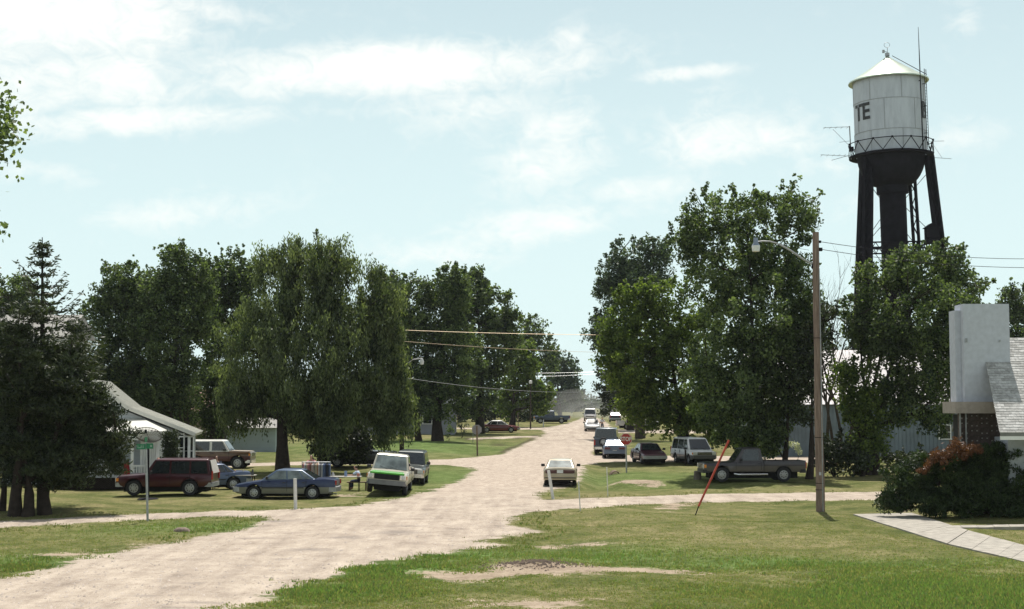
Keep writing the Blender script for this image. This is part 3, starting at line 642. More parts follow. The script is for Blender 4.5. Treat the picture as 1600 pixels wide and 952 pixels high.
# conifers
def spruce(name, label, px, py, D, toppx, toppy, wid, seed, leaf='dark', z_open=0, dens=1.0, trunk=.22):
    r = np.random.default_rng(seed); x0 = float(at(px, 600, D).x); z0 = g1(x0, D); tp = at(toppx, toppy, D); H = tp.z - z0; lx = tp.x - x0
    root = empty(name, (x0, D, z0), 0, label, 'tree'); mb = MB()
    mb.tube([(0, 0, -.2), (lx * .5, 0, H * .5), (lx, 0, H)], [trunk * 1.3, trunk * .6, .02], 8)
    Cs, Ax, T_ = [], [], []
    z = 1.6
    while z < H - .1:
        f = z / H; nb = int((3 if f > z_open else 12) * dens) + 1; a0 = r.uniform(0, 6.28)
        for k in range(nb):
            if f > z_open and r.uniform() < .12: continue
            a = a0 + 2 * math.pi * k / nb + r.normal(0, .2); ln = wid(f) * r.uniform(.6, 1.15)
            if ln < .08: ln = .08
            n = max(4, int(ln / .16)); pp = []
            for q in range(n + 1):
                u = q / n; d = ln * u; zz = z + d * (-.12 + .62 * u * u) if f > z_open else z - d * .12 + d * u * .18
                pp.append((lx * f + math.cos(a) * d, math.sin(a) * d, zz))
            mb.tube([pp[0], pp[n // 2], pp[-1]], [.035, .02, .008], 4, cap=False)
            for q in range(0 if f > z_open else n // 3, n + 1):
                m_ = 8 if f > z_open else 13; wv = (.07 + .09 * (1 - q / n)) * (1 if f > z_open else 3)
                c = np.array(pp[q]) + r.normal(0, 1, (m_, 3)) * (wv, wv, .06 if f > z_open else .13); Cs.append(c)
                Ax.append(np.tile([math.cos(a), math.sin(a), .12], (m_, 1))); T_.append(np.clip(r.normal(.35 + .3 * q / n, .2, m_), 0, 1))
        z += (.40 if f > z_open else .30) * r.uniform(.8, 1.2)
    C = np.concatenate(Cs); V = leaf_quads(C, .24, .07, r, np.concatenate(Ax), .55)
    np_mesh('crown', V, np.arange(len(V)).reshape(-1, 4), LM[leaf], face_attrs=dict(tint=np.concatenate(T_)), parent=root)
    mb.build('trunk', M['barkd'], root, smooth=True); return root
spruce('spruce_tree', 'tall spruce with sparse upturned boughs and a thin pointed top', 72, 798, 60, 66, 371, lambda f: float(np.interp(f, [0, .6, .7, .78, .84, .88, .93, 1], [2.4, 2.2, 1.7, 1.45, 1.25, .65, .42, .08])), 60, z_open=.62)
T('cedar_tree', 'dark cedar with a wide skirt reaching toward the white porch', 'tree', 75, 801, [(120, 530, 18, 42), (105, 590, 44, 56), (128, 650, 62, 56), (110, 705, 74, 44), (165, 690, 34, 28), (80, 735, 64, 26), (182, 688, 26, 34), (168, 722, 30, 24), (150, 640, 34, 40), (120, 745, 40, 18)], 'cedar', 'dark', 61, .24, 'barkd', D=57.5, lean=0, dens=1.35, limb=.4)
T('cedar_tree', 'dark cedar at the left picture edge with two trunks', 'tree', 38, 804, [(30, 500, 34, 44), (25, 570, 50, 60), (30, 650, 60, 66), (20, 715, 55, 48), (85, 610, 46, 60), (60, 740, 50, 26)], 'cedar', 'dark', 62, .24, 'barkd', D=57, stems=2, dens=1.35, limb=.4)
T('cedar_tree', 'slim trunk cedar at the far left behind its two neighbours', 'tree', 8, 790, [(-15, 520, 32, 60), (-30, 610, 50, 70), (-20, 700, 50, 50)], 'cedar', 'dark', 63, .13, 'barkd', D=60, dens=1.1, limb=.4)
T('arborvitae', 'narrow columnar evergreen against the pale house wall', 'tree', 265, 745, [(265, 690, 7, 22), (265, 712, 9, 24), (265, 732, 10, 20)], 'juniper', 'dark', 64, .06, 'barkd', D=73.2, dens=3)
# juniper bush by the stone wall: green mass with a dead brown top
T('juniper_bush', 'big dark juniper mound with orange brown dead top by the stone wall', 'bush', 1470, 800, [(1435, 745, 52, 48), (1400, 768, 28, 32), (1480, 760, 60, 44), (1540, 765, 62, 44), (1595, 760, 50, 50), (1590, 730, 52, 36), (1545, 712, 34, 24), (1400, 785, 24, 20), (1445, 785, 45, 24), (1510, 785, 55, 24), (1580, 785, 60, 24), (1560, 720, 34, 26), (1465, 725, 32, 26), (1505, 722, 30, 20)], 'juniper', 'juniper', 65, .1, 'barkd', D=56.3, dens=1.5, limb=.2, depth=.6)
jb = [o for o in COL.objects if o.name.startswith('juniper_bush')][0]
def dead_top():
    r = np.random.default_rng(66); n = 3600; V0 = []
    for k in range(n):
        u = r.uniform(0, 1); w_ = math.sin(u * 3.0) + .15; px = 1436 + u * 96 + r.normal(0, 3); py = 735 - 33 * math.sin(u * 2.1) + r.normal(0, 5.5) * w_ + 5 * math.sin(u * 19); p = at(px, py, 55.4 + r.uniform(-.4, .8)); V0.append(p - jb.location)
    V = leaf_quads(np.array([list(v) for v in V0]), .16, .05, r, np.array([0, -.2, .6]), .8)
    np_mesh('dead_foliage', V, np.arange(len(V)).reshape(-1, 4), LM['brown'], face_attrs=dict(tint=r.uniform(0, 1, n)), parent=jb)
dead_top()
# bare dead tree
def bare_tree():
    r = np.random.default_rng(70); x0, D = P(1312, 720); D = 98; x0 = at(1308, 600, D).x; z0 = g1(x0, D)
    root = empty('dead_tree', (x0, D, z0), 0, 'leafless dead tree with fine bare branches right of the utility pole', 'tree'); mb = MB()
    def br(p, d, L, rad, lev):
        n = 4; pts = [p]; dd = Vector(d)
        for i in range(n): dd = (dd + Vector((r.normal(0, .13), r.normal(0, .13), .05))).normalized(); pts.append(pts[-1] + dd * L / n)
        mb.tube(pts, [rad * (1 - .7 * i / n) for i in range(n + 1)], 5 if lev < 2 else 3, cap=False)
        if lev >= 4: return
        for i in range(3 if lev < 3 else 2):
            f = r.uniform(.35, 1); q = pts[int(f * n)]; nd = (dd + Vector((r.normal(0, .38), r.normal(0, .38), .25))).normalized(); br(q, nd, L * r.uniform(.5, .72), rad * .5, lev + 1)
    for k in range(4): br(Vector(((k - 1.5) * .35, 0, -.1)), Vector(((k - 1.5) * .07, 0, 1)), 9.0, .13, 0)
    mb.build('trunk', M['bark'], root)
bare_tree()
# cottonwood beyond the left edge whose leafy twigs reach into the picture
def edge_tree():
    r = np.random.default_rng(71); D = 33; x0 = at(-230, 900, D).x; z0 = g1(x0, D)
    root = empty('cottonwood_tree', (x0, D, z0), 0, 'near cottonwood outside the left edge, only its leafy twig tips showing', 'tree'); mb = MB(); cs = []
    tips = [at(-2, 200, D), at(4, 165, D + .3), at(2, 235, D - .3), at(10, 205, D), at(-14, 180, D), at(-4, 355, D), at(-22, 340, D), at(-12, 440, D), at(-40, 260, D), at(-60, 400, D), at(-90, 300, D), at(-100, 150, D)]
    mb.tube([(0, 0, -.2), (.1, 0, 3), (.0, .1, 7), (.2, 0, 11.5)], [.42, .34, .25, .06], 10)
    loc = Vector((x0, D, z0)); C = []
    for k, t_ in enumerate(tips):
        e = t_ - loc; b = Vector((0.05, .05, e.z - 2.2)); md = b.lerp(e, .6) + Vector((0, 0, .25)); mb.tube([b, md, e], [.07, .035, .012], 5)
        rr = .16 if k == 5 or k == 7 else .24
        C.append(np.array(e) + r.normal(0, 1, (120 if k < 5 else 34, 3)) * rr)
    for k in range(70):
        c = np.array([r.normal(-.8, 1.6), r.normal(0, 1.6), r.uniform(5, 12)]); 
        if c[0] > 2.1: continue
        C.append(c + r.normal(0, .38, (60, 3)))
    C = np.concatenate(C); V = leaf_quads(C, .125, .11, r); np_mesh('crown', V, np.arange(len(V)).reshape(-1, 4), LM['mid'], face_attrs=dict(tint=r.uniform(.2, 1, len(C))), parent=root)
    mb.build('trunk', M['bark'], root, smooth=True)
edge_tree()
# ---------------------------------------------------------------- water tower
def text_mesh(txt, size, depth=.02, bold=0):
    cu = bpy.data.curves.new('lettering', 'FONT'); cu.body = txt; cu.size = size; cu.extrude = depth / 2; cu.align_x = 'CENTER'; cu.align_y = 'CENTER'; cu.offset = bold; cu.resolution_u = 3
    ob = bpy.data.objects.new('lettering', cu); COL.objects.link(ob); dg = bpy.context.evaluated_depsgraph_get(); me = bpy.data.meshes.new_from_object(ob.evaluated_get(dg)); bpy.data.objects.remove(ob); bpy.data.curves.remove(cu)
    return me
def text_obj(name, txt, size, mat, parent, loc, rot=(math.pi / 2, 0, 0), sx=1, bold=0, depth=.008):
    me = text_mesh(txt, size, depth, bold); me.materials.clear(); me.materials.append(mat); o = bpy.data.objects.new(name, me); COL.objects.link(o); o.parent = parent; o.location = loc; o.rotation_euler = rot; o.scale = (sx, 1, 1); return o
def tank_mat():
    m_, n, l, b = mat_new('tank_paint')
    tcn = n.new('ShaderNodeTexCoord'); mp = n.new('ShaderNodeMapping'); mp.inputs['Scale'].default_value = (1.2, 1.2, .25); l.new(tcn.outputs['Object'], mp.inputs[0])
    nz = n.new('ShaderNodeTexNoise'); nz.inputs['Scale'].default_value = 1.6; nz.inputs['Detail'].default_value = 8; nz.inputs['Roughness'].default_value = .7; l.new(mp.outputs[0], nz.inputs['Vector'])
    r_ = n.new('ShaderNodeValToRGB'); r_.color_ramp.elements[0].position = .3; r_.color_ramp.elements[0].color = (.40, .425, .47, 1); r_.color_ramp.elements[1].position = .6; r_.color_ramp.elements[1].color = (.52, .55, .60, 1)
    l.new(nz.outputs[0], r_.inputs[0]); l.new(r_.outputs[0], b.inputs['Base Color']); b.inputs['Roughness'].default_value = .55; return m_
def water_tower():
    Dt = 136.0; s = F / Dt; x0 = at(1404, 400, Dt).x; z0 = g1(x0, Dt)
    root = empty('water_tower', (x0, Dt, z0), 0, 'tall water tower with white tank, cone roof and dark column and legs', 'water tower')
    root.rotation_euler = (0, R(-1.1), 0); x0 = at(1396, 400, Dt).x
    Z = lambda py: at(1396, py, Dt).z - z0
    rt = 55 / s; zt, zbm = Z(127), Z(241); zc = Z(87); tm = tank_mat()
    mb = MB(); n = 48
    mb.lathe([(rt, zbm), (rt, zt)], n); tank = mb.build('tank', tm, root, smooth=True)
    # plate seams: three courses, staggered vertical joints
    sm = paint('seam_grey', (.33, .34, .36), .7); mb = MB()
    hs = [Z(163), Z(210)]
    for h in hs: mb.lathe([(rt + .012, h - .03), (rt + .03, h - .03), (rt + .03, h + .03), (rt + .012, h + .03)], n)
    lv = [zbm, hs[1], hs[0], zt]
    for i in range(3):
        for k in range(7):
            a = -math.pi / 2 + (k + (.1 if i != 1 else -.45)) * 2 * math.pi / 7; mb.bar((math.cos(a) * (rt + .01), math.sin(a) * (rt + .01), lv[i]), (math.cos(a) * (rt + .01), math.sin(a) * (rt + .01), lv[i + 1]), .05)
    mb.build('plate_seam', sm, tank)
    rr = 62 / s; pf = [(0.05, zc)] + [(rr * f, zc + (zt - .05 - zc) * (f ** .93)) for f in (.12, .3, .5, .7, .85, 1)]; mb = MB()
    mb.lathe(pf + [(rr, zt - .16), (rt - .05, zt - .10)], n); mb.build('roof', paint('roof_silver_green', (.50, .56, .47), .36, .55, var=.16, scale=.9), root, smooth=25)
    # finial, loop light and roof ladder
    mb = MB(); mb.tube([(0, 0, zc - .05), (0, 0, zc + .25)], .22, 8); mb.tube([(.03, 0, zc), (.03, 0, zc + .8)], .03, 5); mb.tube([(-.02, 0, zc + .35), (-.35, 0, zc + .45)], .03, 5)
    ring = [(.0 + .28 * math.cos(t * math.pi / 8), 0, zc + 1.05 + .24 * math.sin(t * math.pi / 8)) for t in range(17)]; mb.tube(ring, .02, 4); mb.box((-.36, 0, zc + .42), (.2, .2, .28)); mb.build('roof_beacon', M['steel'], root)
    mb = MB(); a = R(-38)
    for dx in (-.18, .18):
        b_ = a + dx / rt; mb.tube([(math.cos(b_) * .5, math.sin(b_) * .5, zc - .1), (math.cos(b_) * rr, math.sin(b_) * rr, zt + .1)], .03, 4)
        mb.tube([(math.cos(b_) * (rt + .35), math.sin(b_) * (rt + .35), zbm), (math.cos(b_) * (rt + .35), math.sin(b_) * (rt + .35), zt + .6)], .035, 4)
    for k in range(24):
        h = zbm + (zt - zbm) * k / 24; mb.bar((math.cos(a - .18 / rt) * (rt + .35), math.sin(a - .18 / rt) * (rt + .35), h), (math.cos(a + .18 / rt) * (rt + .35), math.sin(a + .18 / rt) * (rt + .35), h), .02)
    for h in (zbm + 1.6, zbm + 4.2, zt - .8): mb.bar((math.cos(a) * rt, math.sin(a) * rt, h), (math.cos(a) * (rt + .36), math.sin(a) * (rt + .36), h), .05)
    mb.build('tank_ladder', M['dark'], root)
    px_ = at(1430, 300, Dt).x - x0
    mb = MB(); yy = -math.sqrt(max(0, rt ** 2 - px_ ** 2)) - .5; mb.tube([(px_, yy, Z(245)), (px_, yy, Z(110)), (px_, yy, Z(56))], [.06, .05, .02], 6); mb.bar((px_, yy, zt - .6), (px_, yy + .5, zt - .6), .05); mb.build('antenna_mast', M['dark'], root)
    # balcony
    rb = 65 / s; zf = Z(243); mb = MB(); mb.lathe([(rt - .05, zf - .02), (rb, zf - .02), (rb, zf - .22), (rt - .05, zf - .22)], n, closed=True); mb.build('walkway', M['dark'], root)
    zr = zf + 1.15; nn = 14; mb = MB()
    mb.tube([(math.cos(k * 2 * math.pi / 48) * rb, math.sin(k * 2 * math.pi / 48) * rb, zr) for k in range(49)], .045, 5)
    for k in range(nn):
        a0, a1 = (k + .5) * 2 * math.pi / nn - math.pi / 2, (k + 1.5) * 2 * math.pi / nn - math.pi / 2; am = (a0 + a1) / 2
        c = lambda a_, h: (math.cos(a_) * rb, math.sin(a_) * rb, h)
        mb.bar(c(a0, zr), c(am, zf), .06); mb.bar(c(am, zf), c(a1, zr), .06); mb.box(c(a0, zr), (.16, .16, .16))
    mb.build('railing', M['dark'], root)
    # bowl, collar, riser
    zd = Z(291); rc = 24.5 / s; mb = MB(); pr = []
    for k in range(11):
        t_ = k / 10 * math.pi / 2; pr.append((rc * .9 + (rt - .15 - rc * .9) * math.cos(t_), (zf - .1) - (zf - .1 - zd) * math.sin(t_) ** 1.15))
    mb.lathe(pr, n); mb.build('bowl', M['dark'], root, smooth=True)
    mb = MB(); mb.lathe([(rc * .8, zd + .3), (rc, zd + .3), (rc, Z(303)), (rc * .82, Z(303))], 32); mb.build('collar', M['dark'], root, smooth=30)
    mb = MB(); rz = 20.5 / s
    for k in range(6):
        h0, h1 = Z(303) * (k / 6) - .2, Z(303) * ((k + 1) / 6); mb.lathe([(rz, h0), (rz, h1 - .05), (rz + .03, h1 - .05), (rz + .03, h1)], 32)
    mb.build('riser', M['dark'], root, smooth=30)
    # four battered legs of paired channels
    ztop = Z(262); legs = []
    for i, (pt, pb, dy) in enumerate([(1352, 1342, -1), (1357, 1350, 1), (1446, 1458, -1), (1432, 1444, 1)]):
        xt = at(pt, 300, Dt).x - x0; xbm = at(pb, 430, Dt).x - x0; yt = dy * rt * .45; zlo = Z(430)
        k = (ztop - 0) / (ztop - zlo); xb = xt + (xbm - xt) * k; yb = yt + dy * .10 * ztop
        top = Vector((xt, yt, ztop + .8)); bot = Vector((xb, yb, -.1)); mb = MB(); wd = .88 if i == 0 else (.55 if i == 1 else .72)
        for q in (-1, 1): mb.bar(top + Vector((q * wd * .36, 0, 0)), bot + Vector((q * wd * .36, 0, 0)), wd * .3, .5)
        m_ = 26
        for q in range(m_):
            f0, f1 = q / m_, (q + 1) / m_; sg = 1 if q % 2 else -1
            mb.bar(top.lerp(bot, f0) + Vector((sg * wd * .3, -.2, 0)), top.lerp(bot, f1) + Vector((-sg * wd * .3, -.2, 0)), .09); 
        if i == 0: mb.bar(top + Vector((0, .15, 0)), bot.lerp(top, .30) + Vector((0, .15, 0)), wd * .6, .1)
        mb.build('leg', M['dark'], root); legs.append((top, bot))
    def lp(i, h): t_, b_ = legs[i]; return b_.lerp(t_, (h - b_.z) / (t_.z - b_.z))
    mb = MB()
    for hz in (Z(382), Z(560)):
        for (a_, b_) in ((0, 2), (1, 3), (0, 1), (2, 3)):
            mb = MB()
            for dz in (0, -.62): mb.bar(lp(a_, hz + dz), lp(b_, hz + dz), .13)
            for q in range(18):
                p0, p1 = lp(a_, hz), lp(b_, hz); c0 = p0.lerp(p1, q / 18); c1 = p0.lerp(p1, (q + 1) / 18); dz = Vector((0, 0, -.62)); mb.bar(c0 + (dz if q % 2 else Vector()), c1 + (Vector() if q % 2 else dz), .06)
            mb.build('strut', M['dark'], root)
    mb = MB()
    for (a_, b_) in ((0, 2), (1, 3)):
        for (h0, h1) in ((Z(382), Z(270)), (Z(560), Z(384))):
            mb.tube([lp(a_, h0), lp(b_, h1)], .03, 4); mb.tube([lp(b_, h0), lp(a_, h1)], .03, 4)
    mb.build('brace_rod', M['dark'], root)
    # equipment box on a small platform at the right legs
    b_ = at(1439, 372, Dt); bx, bz = b_.x - x0, b_.z - z0; mb = MB(); mb.box((bx, -3.2, bz), (1.15, 1.0, 1.0)); mb.prism([(bx - .75, bz + .5), (bx + .75, bz + .5), (bx - .1, bz + .95)], -3.8, -2.6); mb.box((bx, -3.2, bz - .75), (1.3, 1.1, .4)); mb.box((bx, -2.6, bz - .5), (.5, 1.2, .2)); mb.build('equipment_box', M['dark'], root)
    mb = MB(); lx = at(1449, 250, Dt).x - x0
    for q in (0, .4): mb.tube([(lx + q, -1, Z(254)), (lx + q, -1, Z(291))], .03, 4)
    for q in range(9): mb.bar((lx, -1, Z(254) - q * .27), (lx + .4, -1, Z(254) - q * .27), .025)
    mb.build('lower_ladder', M['dark'], root)
    # yagi antennas on the rail
    mb = MB(); X = lambda px: at(px, 200, Dt).x - x0
    mb.tube([(X(1330), 0, Z(248)), (X(1329), 0, Z(196))], .06, 5); mb.bar((X(1329), 0, Z(197)), (X(1287), -.4, Z(199)), .04); mb.bar((X(1329), 0, Z(228)), (X(1302), -.2, Z(201)), .03); mb.bar((X(1330), 0, Z(219)), (X(1312), 0, Z(221)), .03)
    mb.bar((X(1330), 0, Z(243)), (X(1281), -.4, Z(241)), .04); mb.bar((X(1333), 0, Z(240)), (X(1300), .3, Z(248)), .04); mb.build('yagi_antenna', M['steel'], root)
    for k in range(5): MB().bar((X(1290 + k * 9), -.5, Z(198)), (X(1290 + k * 9), .5, Z(198)), .025).build('antenna_element', M['steel'], root); MB().bar((X(1284 + k * 9), -.5, Z(241)), (X(1284 + k * 9), .5, Z(241)), .025).build('antenna_element', M['steel'], root)
    mb = MB(); mb.bar((X(1452), 0, Z(222)), (X(1476), 0, Z(222)), .035); mb.bar((X(1452), 0, Z(247)), (X(1486), 0, Z(250)), .04); mb.bar((X(1457), 0, Z(222)), (X(1457), 0, Z(256)), .05); mb.bar((X(1457), 0, Z(225)), (X(1472), 0, Z(249)), .025); mb.build('yagi_antenna', M['steel'], root)
    mb = MB(); mb.box((X(1331), 0, Z(232)), (.35, .3, .45)); mb.build('floodlight', M['dark'], root)
    # painted letters wrapped on the tank
    zl0, zl1 = Z(192), Z(166); lm = paint('letter_black', (.02, .02, .022), .6)
    for ch, px in (('T', 1340.5), ('E', 1347.8), ('B', 1438.5)):
        me = text_mesh(ch, 1.0, .01, .022); vs = np.zeros(len(me.vertices) * 3); me.vertices.foreach_get('co', vs); vs = vs.reshape(-1, 3); 
        h = vs[:, 1].max() - vs[:, 1].min(); cxy = (vs[:, 1].max() + vs[:, 1].min()) / 2; sc_ = (zl1 - zl0) / h; a = math.asin(max(-.985, min(.985, ((px - 1393.0) / s) / rt)))
        ang = a + (vs[:, 0] * sc_ * .88) / rt; rad = rt + .045 + vs[:, 2]
        o_ = np.stack([np.sin(ang) * rad, -np.cos(ang) * rad, (zl0 + zl1) / 2 + (vs[:, 1] - cxy) * sc_], 1); me.vertices.foreach_set('co', o_.ravel()); me.materials.clear(); me.materials.append(lm); me.update()
        o = bpy.data.objects.new('lettering', me); COL.objects.link(o); o.parent = tank
    return root
water_tower()

# ---------------------------------------------------------------- houses
siding_w = None
def siding(name, col, pitch=.13):
    m_, n, l, b = mat_new(name); geo = n.new('ShaderNodeTexCoord'); sp = n.new('ShaderNodeSeparateXYZ'); l.new(geo.outputs['Object'], sp.inputs[0])
    nz = n.new('ShaderNodeTexNoise'); nz.inputs['Scale'].default_value = 1.5; nz.inputs['Detail'].default_value = 6; l.new(geo.outputs['Object'], nz.inputs['Vector'])
    r_ = n.new('ShaderNodeValToRGB'); r_.color_ramp.elements[0].position = .3; r_.color_ramp.elements[1].position = .7; r_.color_ramp.elements[0].color = (*[c * .88 for c in col], 1); r_.color_ramp.elements[1].color = (*col, 1); l.new(nz.outputs[0], r_.inputs[0]); l.new(r_.outputs[0], b.inputs['Base Color'])
    q = n.new('ShaderNodeMath'); q.operation = 'FRACT'; d = n.new('ShaderNodeMath'); d.operation = 'DIVIDE'; l.new(sp.outputs[2], d.inputs[0]); d.inputs[1].default_value = pitch; l.new(d.outputs[0], q.inputs[0])
    bp = n.new('ShaderNodeBump'); bp.inputs['Strength'].default_value = .9; bp.inputs['Distance'].default_value = .025; bp.invert = True; l.new(q.outputs[0], bp.inputs['Height']); l.new(bp.outputs[0], b.inputs['Normal']); b.inputs['Roughness'].default_value = .7; return m_
M['siding'] = siding('pale_siding', (.52, .545, .56)); M['roofw'] = paint('white_metal_roof', (.56, .55, .50), .5, var=.06); M['shingle'] = paint('grey_shingle', (.30, .29, .27), .95, var=.22, scale=7, bump=.5)
def window(root, cx, cz, y, w, h, name='window', frame=M['white'], face=-1):
    mb = MB(); t = .07
    mb.box((cx - w / 2, y, cz), (t, .08, h + t)); mb.box((cx + w / 2, y, cz), (t, .08, h + t)); mb.box((cx, y, cz + h / 2), (w - t, .078, t)); mb.box((cx, y, cz - h / 2), (w + .16, .12, t)); mb.box((cx, y, cz), (w - t, .06, .04))
    f = mb.build(name, frame, root); g_ = MB().box((cx, y + .015, cz), (w - t, .02, h - t)).build('pane', M['glass'], f); return f
def left_house():
    D = 77.5; o = at(250, 640, D); z0 = g1(o.x, D) ; root = empty('house', (o.x, D, z0), R(9), 'pale blue grey house with white metal roof and covered porch behind the maroon van', 'house')
    L = lambda px, py, y=0: (at(px, py, D + y).x - o.x, at(px, py, D + y).z - z0)
    pk, q1, q2 = L(150, 598), L(200, 640), L(294, 678); gx = q2[0]; left = -gx * 0 + pk[0] - (gx - pk[0]) * .9
    # gable wall
    wall = [(left, -.2), (gx, -.2), (gx, q2[1] - .12), (q1[0], q1[1] - .1), (pk[0], pk[1] - .12), (left, q2[1] - .12)]
    mb = MB(); mb.prism(wall, 0, 6.0); mb.build('wall', M['siding'], root)
    # roof slabs (white metal, standing seams)
    for (a, b) in ((pk, q1), (q1, q2), ((left - .4, q2[1] - .2), pk)):
        a, b = Vector((a[0], 0, a[1])), Vector((b[0], 0, b[1])); dirv = (b - a).normalized(); 
        if b.x > gx - .1: b = b + dirv * .35
        nrm = Vector((-dirv.z, 0, dirv.x)); nrm = nrm if nrm.z > 0 else -nrm
        mb = MB(); q = [a, b, b + nrm * .16, a + nrm * .16]; mb.add([v + Vector((0, -.45, 0)) for v in q] + [v + Vector((0, 6.4, 0)) for v in q], [(0, 1, 2, 3), (7, 6, 5, 4), (0, 4, 5, 1), (1, 5, 6, 2), (2, 6, 7, 3), (3, 7, 4, 0)]); rf = mb.build('roof', M['roofw'], root)
        mb = MB(); nseam = 12
        for k in range(nseam + 1):
            yy = -.42 + k * 6.75 / nseam; mb.bar(a + nrm * .18 + Vector((0, yy, 0)), b + nrm * .18 + Vector((0, yy, 0)), .04)
        mb.build('standing_seam', M['roofw'], rf)
    # corner posts, window, side porch with columns
    mb = MB(); mb.box((gx + .04, -.04, q2[1] / 2 - .1), (.12, .12, q2[1] - .1)); mb.build('corner_board', M['white'], root)
    wx = L(272, 700)[0]; window(root, wx, L(272, 700)[1], -.03, 1.0, 1.5)
    for px in (286, 294):
        xx = L(px, 700)[0]; f = window(root, xx - .0, L(300, 705)[1], -.03, .5, 1.55)
    # porch roof
    yp = -3.6; Lp = lambda px, py: L(px, py, yp)
    a, b = Lp(120, 674), Lp(236, 674); ew = Lp(241, 680); rz = Lp(200, 655)[1]
    mb = MB(); zz = a[1]; vs = [(a[0], yp, zz), (b[0], yp, zz), (a[0], -.02, rz), (b[0] - 1.3, -.02, rz), (b[0], -.02, zz)]
    mb.add(vs + [(v[0], v[1], v[2] - .22) for v in vs], [(0, 1, 3, 2), (1, 4, 3), (0, 5, 6, 1), (1, 6, 9, 4), (5, 7, 8, 6), (6, 8, 9)]); mb.build('porch_roof', M['roofw'], root)
    mb = MB(); mb.box(((a[0] + b[0]) / 2, yp + .06, zz - .3), (b[0] - a[0] - .1, .1, .26)); mb.build('fascia', M['white'], root)
    # enclosed porch wall with battens and door
    x0_, x1_ = L(205, 700, yp + .5)[0], L(233, 700, yp + .5)[0]; mb = MB(); mb.box(((x0_ + x1_) / 2, yp + 2.05, zz / 2 + .35), (x1_ - x0_, 3.1, zz - .9)); mb.build('porch_wall', M['white'], root)
    zdk = L(200, 740, yp)[1]
    for k in range(8): MB().box((x0_ + .1 + k * (x1_ - x0_ - .2) / 7, yp + .46, (zdk + zz) / 2 - .5), (.05, .06, 1.7)).build('batten', M['white'], root)
    # deck, balusters, dark sheet below
    dx0, dx1 = Lp(60, 740)[0], Lp(236, 740)[0]; mb = MB(); mb.box(((dx0 + dx1) / 2, yp / 2 - .02, zdk - .1), (dx1 - dx0, -yp - .05, .2)); mb.build('deck', paint('deck_grey', (.36, .38, .40), .7), root)
    zr = Lp(200, 728)[1]; mb = MB(); mb.box(((dx0 + dx1) / 2, yp + .08, zr), (dx1 - dx0, .08, .08)); mb.build('rail', M['white'], root)
    bal = MB().box((dx0 + .03, yp + .08, (zr + zdk) / 2), (.045, .045, zr - zdk - .06)).build('baluster', M['white'], root)
    for k in range(1, 46): c = copy_tree(bal, root); c.location = ((dx1 - dx0 - .06) * k / 45, 0, 0)
    for px in (150, 190, 233):
        x_ = Lp(px, 700)[0]; MB().box((x_, yp + .12, (zz + zdk) / 2 - .08), (.14, .14, zz - zdk - .3)).build('porch_post', M['white'], root)
    mb = MB(); n_ = 40
    for k in range(n_):
        x_ = dx0 + (dx1 - dx0) * k / n_; mb.bar((x_, yp + .1, zdk - .22), (x_ + .8, yp + .1, 0), .04)
        mb.bar((x_ + .8, yp + .14, zdk - .22), (x_, yp + .14, 0), .04)
    tag(mb.build('lattice', M['barkd'], root), kind='stuff')
    MB().box(((dx0 + dx1) / 2, yp + 1, zdk / 2 - .2), (dx1 - dx0 - .3, .1, zdk - .1)).build('under_deck_shade', M['seam'], root)  # black sheet behind the lattice, stands in for shade under the deck
    # red coat hanging on the porch
    w = Lp(198, 735); mb = MB(); r0 = .26; mb.lathe([(.10, .62), (.2, .55), (.24, .1), (.30, -.35), (.27, -.37)], 12); c = mb.build('red_coat', paint('red_cloth', (.22, .012, .015), .9), None, smooth=True); c.location = (o.x + w[0], D + yp - .12, z0 + w[1]); c.scale = (.75, .4, .75); tag(c, 'red garment hanging on the white porch rail', 'coat')
    return root
left_house()
def simple_house(label, px, D, w, h, rh, depth, wallm, roofm, wins=(), gable_front=True, rz=0):
    o = at(px, 640, D); z0 = g1(o.x, D); root = empty('house', (o.x, D, z0), rz, label, 'house')
    if gable_front: p = [(-w / 2, -.3), (w / 2, -.3), (w / 2, h), (0, h + rh), (-w / 2, h)]; MB().prism(p, 0, depth).build('wall', wallm, root)
    else: MB().box((0, depth / 2, h / 2 - .15), (w, depth, h + .3)).build('wall', wallm, root)
    mb = MB()
    if gable_front:
        for sg in (-1, 1): q = [Vector((0, 0, h + rh + .02)), Vector((sg * (w / 2 + .4), 0, h - .4 * rh / (w / 2) + .02))]; q += [q[1] + Vector((0, 0, .2)), q[0] + Vector((0, 0, .2))]; mb.add([v + Vector((0, -.4, 0)) for v in q] + [v + Vector((0, depth + .4, 0)) for v in q], [(0, 1, 2, 3), (7, 6, 5, 4), (0, 4, 5, 1), (1, 5, 6, 2), (2, 6, 7, 3), (3, 7, 4, 0)])
    else: mb.prism([(-.5, h), (depth + .5, h), (depth / 2, h + rh)], -w / 2 - .4, w / 2 + .4, 'YZ')
    mb.build('roof', roofm, root)
    for (wx, wz, ww, wh) in wins: window(root, wx, wz, -.03, ww, wh)
    return root
simple_house('tall white two-storey house with grey roof behind the cedars', 36, 92, 5.2, 8.6, 1.6, 5, siding('white_siding', (.6, .6, .62)), M['shingle'], [(-1.2, 6.2, .9, 1.4), (1.2, 6.2, .9, 1.4), (1.6, 2, 1, 1.5)], False)
simple_house('grey roofed house with yellow trim at the left picture edge', -20, 100, 9, 7.2, 2.6, 9, siding('cream_siding', (.5, .44, .3)), M['shingle'], [(2, 5.2, .9, 1.4)])
simple_house('small house with a faded pink roof behind the cottonwoods', 315, 126, 8, 3.2, 2.0, 6, siding('tan_siding', (.35, .27, .22)), paint('pink_roof', (.36, .22, .19), .9), [(1, 1.7, 1, 1.2)], False)
